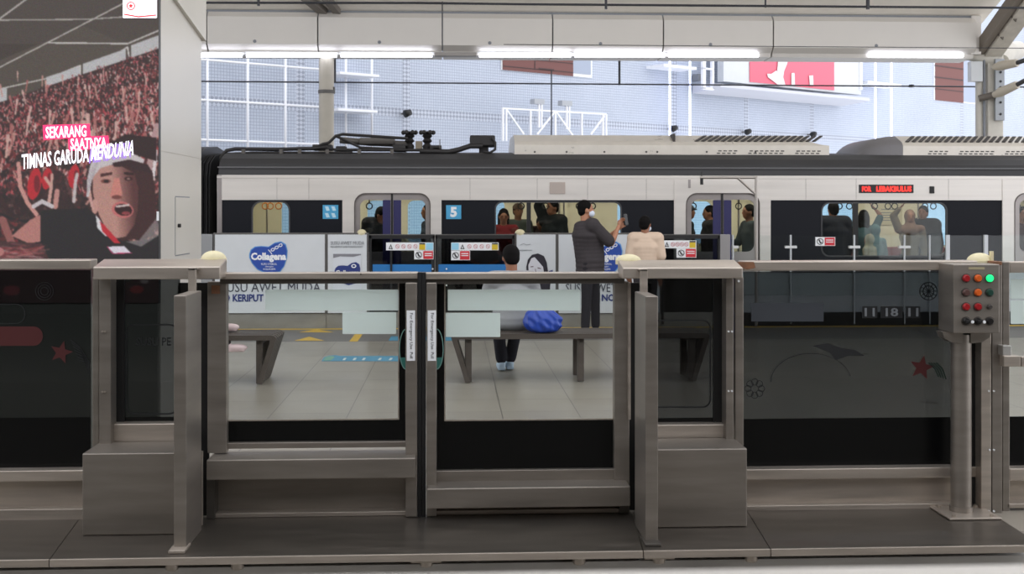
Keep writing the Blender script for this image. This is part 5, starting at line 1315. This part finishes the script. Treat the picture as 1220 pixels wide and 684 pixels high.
def wallmat():
    m = bpy.data.materials.new('pale_blue_tiles'); m.use_nodes = True; nt = m.node_tree; b = nt.nodes['Principled BSDF']; b.inputs['Roughness'].default_value = .45
    tc = nt.nodes.new('ShaderNodeTexCoord'); sx = nt.nodes.new('ShaderNodeSeparateXYZ'); nt.links.new(tc.outputs['Object'], sx.inputs[0])
    cb = nt.nodes.new('ShaderNodeCombineXYZ'); nt.links.new(sx.outputs['X'], cb.inputs[0]); nt.links.new(sx.outputs['Z'], cb.inputs[1])
    def br(cell, mort, c, cm):
        n = nt.nodes.new('ShaderNodeTexBrick'); n.offset = 0; n.inputs['Scale'].default_value = 1; n.inputs['Brick Width'].default_value = cell; n.inputs['Row Height'].default_value = cell
        n.inputs['Mortar Size'].default_value = mort; n.inputs['Mortar Smooth'].default_value = .2
        n.inputs['Color1'].default_value = lin(c[0]); n.inputs['Color2'].default_value = lin(c[1]); n.inputs['Mortar'].default_value = lin(cm)
        nt.links.new(cb.outputs[0], n.inputs['Vector']); return n
    t1 = br(.075, .0075, ((190, 198, 212), (185, 194, 209)), (152, 161, 180))
    def M(op, a, b_=None, c_=None):
        n = nt.nodes.new('ShaderNodeMath'); n.operation = op
        for i, v in enumerate((a, b_, c_)):
            if v is None: continue
            if isinstance(v, (int, float)): n.inputs[i].default_value = v
            else: nt.links.new(v, n.inputs[i])
        return n.outputs[0]
    X, Z = sx.outputs['X'], sx.outputs['Z']
    ZB = wz(455, 132.5)
    masks = M('COMPARE', Z, ZB, .11)
    for px in (358, 484, 803, 889, 967, 1146): masks = M('MAXIMUM', masks, M('COMPARE', X, wt(px)[0], .11))
    ch = nt.nodes.new('ShaderNodeTexChecker'); ch.inputs['Scale'].default_value = 1 / .075
    mp = nt.nodes.new('ShaderNodeMapping'); mp.inputs['Rotation'].default_value = (0, 0, PI / 4); mp.inputs['Location'].default_value = (0, 0, .5)
    cb2 = nt.nodes.new('ShaderNodeCombineXYZ'); nt.links.new(X, cb2.inputs[0]); nt.links.new(Z, cb2.inputs[1])
    nt.links.new(cb2.outputs[0], mp.inputs[0]); nt.links.new(mp.outputs[0], ch.inputs['Vector'])
    ch.inputs['Color1'].default_value = lin((148, 155, 170)); ch.inputs['Color2'].default_value = lin((192, 199, 213))
    mx = nt.nodes.new('ShaderNodeMix'); mx.data_type = 'RGBA'
    nt.links.new(masks, mx.inputs[0]); nt.links.new(t1.outputs['Color'], mx.inputs[6]); nt.links.new(ch.outputs['Color'], mx.inputs[7])
    nz = nt.nodes.new('ShaderNodeTexNoise'); nz.inputs['Scale'].default_value = .5; nz.inputs['Detail'].default_value = 4; nt.links.new(tc.outputs['Object'], nz.inputs['Vector'])
    rr = nt.nodes.new('ShaderNodeMapRange'); rr.inputs['From Min'].default_value = .3; rr.inputs['From Max'].default_value = .7; rr.inputs['To Min'].default_value = .90; rr.inputs['To Max'].default_value = 1.0; nt.links.new(nz.outputs[0], rr.inputs[0])
    mu = nt.nodes.new('ShaderNodeMix'); mu.data_type = 'RGBA'; mu.blend_type = 'MULTIPLY'; mu.inputs[0].default_value = 1
    cc = nt.nodes.new('ShaderNodeCombineColor')
    for i in range(3): nt.links.new(rr.outputs[0], cc.inputs[i])
    nt.links.new(mx.outputs[2], mu.inputs[6]); nt.links.new(cc.outputs[0], mu.inputs[7]); nt.links.new(mu.outputs[2], b.inputs['Base Color'])
    return m
WB().box(-14, 60, 0, .5, -1.3, 16).bld('tiled_wall', wallmat(), bld)
# two recessed windows
REVB = mat('shutter_brown', (112, 70, 66), .6); REVL = mat('window_reveal', (160, 170, 188), .6)
def wwin(x0, x1, xr_, yt, yb, bars, slant=0):
    f = WB().wbox(x0 - 1.5, x1 + 1.5, yt, yb + 1, .03, .03); f = f.bld('window', WHITE, bld)
    WB().wbox(x0, xr_, yt, yb, .045, .02).bld('shutter', REVB, f); WB().wbox(xr_, x1, yt, yb + 1, .045, .02).bld('reveal', REVL, f)
    m2 = WB()
    for q in bars: m2.wbox(*q, .055, .01)
    m2.bld('shutter_bars', mat('shutter_bar', (70, 50, 50), .6), f)
wwin(599, 704, 683, 50, 87, ((599, 683, 71, 72), (599, 683, 82, 83), (637, 638, 60, 83), (642, 660, 81.5, 84)))
wwin(1114.5, 1165, 1148, 50, 121, ((1114, 1148, 79.5, 81), (1114, 1148, 93, 94.5), (1114, 1148, 107, 108)))
# lattice
lf = wthing('lattice_frame', 'white tubular lattice frame fixed to the tiled wall beside the pillar', 'frame', 300, .4)
for px in (200, 247, 295, 340):
    m2 = WB(); a = m2.wpt(px, 30, .4); b = m2.wpt(px, 230, .4); m2.tube([a, b], .032, 8); m2.bld('lattice_upright', mat('lattice_white', (236, 238, 244), .4), lf, True)
for y in (20, 71, 119, 166.5, 213):
    m2 = WB(); a = m2.wpt(240, y, .4); a2 = a + Vector((-4, 0, 0)); b = m2.wpt(384, 0, .4); m2.tube([a2, Vector((b.x, a.y, a.z))], .028, 8); m2.bld('lattice_crossbar', MATS['lattice_white'], lf, True)
# light brackets
NEON = emat('neon_white_blue', (214, 220, 255), 2.2)
def bracket(label, posts, shelves, neon=True, y0=60, y1=167):
    r = wthing('light_bracket', label, 'light bracket', posts[0], .3, 'white shelf brackets with light tubes')
    for px in posts:
        m2 = WB(); m2.tube([m2.wpt(px, y0, .35), m2.wpt(px, y1, .35)], .03, 8); m2.bld('light_tube' if neon else 'upright', NEON if neon else MATS['lattice_white'], r, True)
    for x0, x1, y in shelves:
        m2 = WB(); m2.wbox(x0, x1, y, y + 3, .85, .75); m2.bld('shelf', MATS['lattice_white'], r)
bracket('pair of white shelves on posts right of the grey pole', (412, 443), ((405, 452, 87), (403, 450, 130)), False, 60, 175)
bracket('white shelf with two glowing tubes left of the billboard', (798, 822), ((791, 830, 78),), True)
bracket('white shelf with two glowing tubes right of the billboard', (1043, 1062), ((1034, 1074, 98.5),), True)
for label, px, y in (('small dark spotlight on the wall right of the grey pole', 485, 135), ('small dark spotlight beside the glowing tube left of the billboard', 803, 153), ('small dark spotlight below the left end of the billboard', 891, 157), ('small dark spotlight below the right end of the billboard', 969, 160)):
    m2 = WB(); c = m2.wpt(px, y, .25); r = wthing('spotlight', label, 'spotlight', px, .2, 'dark wall spotlights')
    WB().bld if False else None
    m3 = WB(); m3.tube([c + Vector((-.06, 0, -.02)), c + Vector((.1, 0, .03))], [.10, .08], 12); m3.bld('lamp_head', BLACK, r, True)
    m3 = WB(); m3.bar(c + Vector((0, 0, 0)), Vector((c.x, 0, c.z)), .04); m3.bld('wall_arm', FRAMEG, r)
# railing frame
rf = wthing('steel_railing', 'white steel railing frame with diagonal braces on the building', 'railing', 660, .8)
m2 = WB(); LW = MATS['lattice_white']
W_ = lambda px, py: m2.wpt(px, py, .8)
for px, yt, yb in ((599, 128, 168), (603, 129, 168), (632, 131, 168), (661.5, 132, 168), (693, 134, 168), (718, 135, 168), (722, 136, 168), (642, 119, 152), (645, 119, 152), (675, 120, 154), (678, 121, 154)):
    m2 = WB(); m2.bar(W_(px, yt), W_(px, yb), .05); m2.bld('railing_post', LW, rf)
for a, b in (((599, 129), (722, 136)), ((603, 130), (624, 160)), ((640, 160), (660, 134)), ((663, 134), (684, 164)), ((704, 160), (720, 138))):
    m2 = WB(); m2.bar(W_(*a), W_(*b), .045); m2.bld('railing_brace', LW, rf)
for q in ((637, 649, 118, 124), (670, 682, 120, 126)): m2 = WB(); m2.wbox(*q, .85, .2); m2.bld('junction_box', mat('junction_grey', (170, 174, 180), .5), rf)
# billboard
bb = wthing('billboard', 'white billboard with a pink panel and a walking figure cut off at the knees', 'billboard', 930, 1.0)
m2 = WB(); m2.wbox(862, 1026, 20, 105, .9, .25); m2.bld('board', WHITED, bb)
m2 = WB(); pts = []
t0, t1_ = wt(848, .9)[0], wt(1026, .9)[0]
m2.prism([(-.9, wz(900, 104.5, .9)), (-1.25, wz(900, 105, .9) - .02), (-1.25, wz(900, 105, .9) - .12), (-.1, wz(900, 108, .9) - .15), (-.1, wz(900, 104.5, .9))], 'X', t0, t1_); m2.bld('lower_ledge', mat('ledge_white', (196, 198, 206), .5), bb)
m2 = WB()
for a, b, c, d in ((838, 841, 40, 106), (849, 851, 40, 106), (838, 851, 81, 83), (838, 851, 104, 107)): m2.wbox(a, b, c, d, .95, .1)
m2.bld('side_ladder', LW, bb); WB().wbox(1025, 1027.5, 40, 107, .95, .1).bld('side_bar', LW, bb)
m2 = WB(); m2.wbox(893.5, 994, 20, 102.5, .93, .02); m2.bld('pink_panel', mat('billboard_pink', (222, 104, 124), .5), bb)
m2 = WB()
def wpoly(mb, pts, off, th=.01):
    vs, fs = curve_mesh([[(wt(x, off)[0], wz(x, y, off)) for x, y in pts]], th); mb.add([(v.x, -off - v.z, v.y) for v in vs], fs)
wpoly(m2, [(925, 60), (938, 60), (938, 75), (934, 85), (933, 92), (928, 92), (926, 84), (927, 74)], .96); wpoly(m2, [(919, 88), (925, 84), (931, 93), (934, 103), (927, 101), (915, 92), (914, 88)], .965); wpoly(m2, [(928, 93), (933, 92), (936, 103), (928, 103)], .97)
m2.bld('walking_figure', mat('figure_white', (228, 222, 224), .5), bb)
for q in ([(943, 87), (946.5, 87), (947, 102), (943, 102)], [(964, 90), (968.5, 90), (969, 102.5), (965, 102.5)]): m2 = WB(); wpoly(m2, q, .96); m2.bld('bottle_shape', MATS['figure_white'], bb)
m2 = WB(); m2.wbox(832, 836, 88, 96, .3, .25); m2.bld('junction_box', PRGREY, bb)

# ================================================================ CANOPY BEAM, POLES, WIRES
BD = 20.0
BEAM = mat('beam_white', (206, 202, 196), .45, .1, .03, (1, 1, 1))
cb = thing('canopy_beam', (0, BD, Zp(65, BD)), 'long white clad canopy beam above the train', 'beam')
segs = [-160, -10, 115, 246, 378.5, 527, 658.5, 790.5, 921.5, 1171]
for a, b in zip(segs[:-1], segs[1:]):
    X0, X1 = Xp(a, BD) + .012, Xp(b, BD) - .012
    y = lambda q: Zp(q, BD, 700)
    prof = [(BD + .45, y(10)), (BD + .18, y(11)), (BD, y(23)), (BD, y(55)), (BD + .12, y(61)), (BD + .14, y(65.5)), (BD + .7, y(66)), (BD + .7, y(10))]
    mb = MB(); mb.prism(prof, 'X', X0, X1 if b < 1171 else X1 - .1)
    pl = mb.build('beam_panel', BEAM, cb)
    if 115 < b < 1171 or True:
        m2 = MB(); xx = Xp(b - 75 if b < 1171 else 1044, BD); m2.tube([(xx, BD + .002, y(52)), (xx, BD - .006, y(52))], .03, 10); m2.build('panel_fastener', PRGREY, pl, True)
MB().box(Xp(-160, BD), Xp(1170, BD), BD + .1, BD + .6, Zp(56, BD, 700), Zp(14, BD, 700)).build('beam_core', PRGREY, cb)
MB().prism([(BD + .08, Zp(13, BD)), (BD + .6, Zp(13, BD)), (BD + .6, Zp(62, BD)), (BD + .08, Zp(60, BD))], 'X', Xp(1160, BD), Xp(1171.5, BD)).build('end_cap', BEAM, cb)
TUBEL = emat('fluorescent_glow', (240, 242, 255), 6.0)
for i, (a, b) in enumerate(((180, 290.5), (291.5, 403), (404, 517), (569, 682), (683, 794), (795, 905), (1033, 1149))):
    D = BD + .1; pa, pb = P(a, 66.2, D), P(b, 66.2, D)
    o = thing('fluorescent_lamp', ((pa.x + pb.x) / 2, D, pa.z), ['glowing tube lamp under the beam, partly hidden by the pillar', 'glowing tube lamp under the beam, ending at the grey pole', 'glowing tube lamp under the beam between grey pole and blank fitting',
                    'glowing tube lamp under the beam right of the blank fitting', 'glowing tube lamp under the beam, middle of the right-hand three', 'glowing tube lamp under the beam ending over the pink billboard', 'lone glowing tube lamp near the right end of the beam'][i], 'lamp', 'fluorescent tubes under the canopy beam')
    MB().tube([pa + Vector((.03, 0, 0)), pb - Vector((.03, 0, 0))], .032, 12).build('tube', TUBEL, o, True)
    MB().box(pa.x, pb.x, D + .01, D + .09, pa.z + .035, pa.z + .07).build('batten', WHITE, o)
MB().pbox(518, 568, 62, 66.5, BD - .02, .2, .01).build('lamp_fitting', mat('fitting_grey', (150, 146, 142), .5), label='blank grey lamp fitting under the beam between two lit tubes', cat='lamp fitting')
pole = thing('support_pole', (Xp(389, BD + .35), BD + .35, -1.2), 'thick beige round pole carrying the canopy beam', 'pole')
MB().tube([(Xp(389, 20.3), 20.3, -1.2), (Xp(389, 20.3), 20.3, Zp(66, 20.3) + .05)], .128, 24).build('shaft', mat('pole_beige', (176, 170, 158), .5, 0, .05), pole, True)
MB().tube([P(389, 107.5, 20.3), P(389, 111.5, 20.3)], .143, 24).box(Xp(397, 20.3), Xp(399, 20.3), 20.25, 20.35, Zp(112, 20.3), Zp(105, 20.3)).build('clamp_ring', mat('clamp_dark', (92, 90, 88), .5, .3), pole, True)
mb = MB(); mb.bar(P(364, -3, 19.6), P(385, 14, 20.1), .16, .1).bar(P(388, -3, 19.6), P(402, 14, 20.1), .12, .1); mb.build('brace', mat('brace_grey', (120, 114, 108), .5), pole)

# right-hand mast with rafter
MST = mat('mast_cream', (196, 192, 182), .5, 0, .06)
ms = thing('catenary_mast', (Xp(1183, 20.3), 20.3, -1.2), 'cream steel mast with bracket plate at the right end of the beam', 'mast')
MB().box(Xp(1177, 20.2), Xp(1196, 20.2), 20.2, 20.5, -1.2, Zp(58, 20.2, 1185), .02).build('main_post', MST, ms)
MB().tube([(Xp(1167, 20.3), 20.3, -1.2), (Xp(1167, 20.3), 20.3, Zp(62, 20.3, 1167))], .07, 14).build('side_pipe', MST, ms, True)
MB().tube([(Xp(1172.5, 20.2), 20.2, -1.2), (Xp(1172.5, 20.2), 20.2, Zp(70, 20.2, 1167))], .02, 8).build('thin_conduit', PRGREY, ms, True)
MB().pbox(1157, 1171, 73, 97, 20.12, .15, .01).build('white_box', WHITED, ms)
MB().pbox(1186, 1197, 70, 143.5, 20.1, .06, .005).build('drilled_plate', mat('galvanised', (150, 154, 158), .45, .4), ms)
mb = MB()
for y in (79, 86, 97, 104, 113, 122, 136): p = P(1192, y, 20.1); MB().tube([(p.x, 20.102, p.z), (p.x, 20.09, p.z)], .022, 10).build('plate_bolt', PRBLACK, ms)
MB().tube([P(1166, 117.5, 20.15), P(1176, 115, 20.1), P(1185, 113, 20.05)], .06, 10).build('pipe_clamp', mat('clamp_dark2', (104, 98, 92), .5, .3), ms, True)
for y0, y1 in ((80, 72), (113.5, 94)):
    a, b = P(1184, y0, 20.0), P(1212, (y0 * .35 + y1 * .65) + 0, 19.6); c_ = P(1232, y1 - 4, 19.2)
    MB().tube([a, lerp(a, b, .3), b], [.05, .085, .07], 12).build('insulator', mat('insulator_cream', (190, 182, 166), .5), ms, True)
    MB().tube([b, c_], .04, 10).build('insulator_rod', mat('rod_dark', (70, 70, 72), .5, .3), ms, True)
mb = MB(); mb.tube([P(1194, 72, 20.4), P(1200, 62, 20.6), P(1212, 60, 21)], [.12, .17, .17], 16).build('drain_elbow', MST, ms, True)
mb = MB(); mb.tube([P(1150, 64, 20.3), P(1172, 68, 20.3), P(1184, 72, 20.3)], [.1, .14, .16], 12); mb.build('knee_joint', MST, ms, True)
rfa, rfb = P(1182, 62, 20.2), P(1246, -26, 18.4)
mb = MB(); mb.bar(rfa, rfb, .30, .20); mb.build('rafter', mat('rafter_beige', (186, 180, 168), .5, 0, .1), ms)
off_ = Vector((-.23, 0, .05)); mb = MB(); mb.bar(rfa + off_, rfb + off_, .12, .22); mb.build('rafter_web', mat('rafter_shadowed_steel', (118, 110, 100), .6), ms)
mb = MB()
for t in (.25, .5, .75):
    c_ = lerp(rfa, rfb, t) + Vector((-.1, -.1, 0)); mb.prism([(c_.x - .12, c_.z + .02), (c_.x + .06, c_.z + .1), (c_.x + .02, c_.z - .1)], 'Y', c_.y - .02, c_.y + .01)
mb.build('stiffener', mat('stiffener_brown', (96, 88, 80), .6), ms)

# wires
WIRE = mat('wire_dark', (46, 48, 54), .5)
def wire(label, pts, r, drops=()):
    o = thing('overhead_wire', pts[0], label, 'wire')
    MB().tube(pts, r, 8).build('cable', WIRE, o, True)
    for a, b, rr in drops: MB().tube([a, b], rr, 8).build('dropper', WIRE, o, True)
xl_ = lambda D: Xp(-400, D)
zz = lambda y, D: Zp(y, D, 700)
D = 21.5; pL = Vector((xl_(D), D, Zp(95.5, D, 200))); pR = Vector((Xp(1400, D), D, Zp(105, D, 1200)))
wire('thin dark overhead wire running behind the pole below the lamps', [pL, P(240, 97, D), P(1200, 103.5, D), pR], .014, ((P(399, 60, D), P(399, 97.8, D), .022), (P(738, 55, D), P(738, 101.5, D), .022), (P(657, 84, D), P(657, 170, D), .012), (P(1086, 101, D), P(1086, 104, D), .05)))
D = 17.9
wire('dark overhead wire crossing in front of the upper edge of the beam', [P(-60, 3, D), P(500, 3.5, D), P(620, 5, D), P(1230, 9.5, D), P(1400, 11, D)], .018, ((P(527, 2, D), P(527, 60, D), .010), (P(722, -6, D), P(722, 11, D), .02), (P(912, -6, D), P(912, 9, D), .014), (P(1034, -6, D), P(1034, 11, D), .03), (P(308, -6, D), P(308, 7, D), .02)))
D = 18.6
wire('hair-thin wire crossing the lower edge of the beam at the right', [P(600, 53, D), P(1300, 58, D)], .006)

# ================================================================ CAMERA, LIGHT
cam = bpy.data.cameras.new('camera'); co = bpy.data.objects.new('camera', cam); COL.objects.link(co)
cam.sensor_width = 36; cam.lens = 36 * F / 1220; cam.shift_x = 0; cam.shift_y = -(342 - HOR) / 1220
cam.dof.use_dof = True; cam.dof.focus_distance = 8.5; cam.dof.aperture_fstop = 6.3
co.location = (0, 0, CH); co.rotation_euler = (PI / 2, math.radians(0), -TH)
cam.clip_end = 300; bpy.context.scene.camera = co
w = bpy.data.worlds.new('overcast'); bpy.context.scene.world = w; w.use_nodes = True
bg = w.node_tree.nodes['Background']; bg.inputs[0].default_value = lin((236, 237, 242)); bg.inputs[1].default_value = SKY
def fill_lamp(x, y, z, L, s):  # lamps added above the view to brighten the platform floor
    o = thing('unseen_lamp', (x, y, z), 'unseen tube lamp added above the platform as fill light', 'lamp', 'unseen fill lamps above the platform')
    MB().box(x - L / 2, x + L / 2, y - .08, y + .08, z, z + .05).build('housing', WHITE, o)
    MB().tube([(x - L / 2 + .05, y, z - .03), (x + L / 2 - .05, y, z - .03)], .03, 10).build('tube', emat('fill_tube_glow', (255, 250, 240), s), o, True)
for y in (8.5, 13.2):
    for x in (-10, -6.5, -3, .5, 4, 7.5): fill_lamp(x, y, 4.6, 2.2, FILL_LAMPS)
sc = bpy.context.scene
sc.view_settings.view_transform = 'Standard'; sc.view_settings.look = 'None'; sc.view_settings.gamma = 1; sc.view_settings.exposure = EXPO; sc.view_settings.use_curve_mapping = False
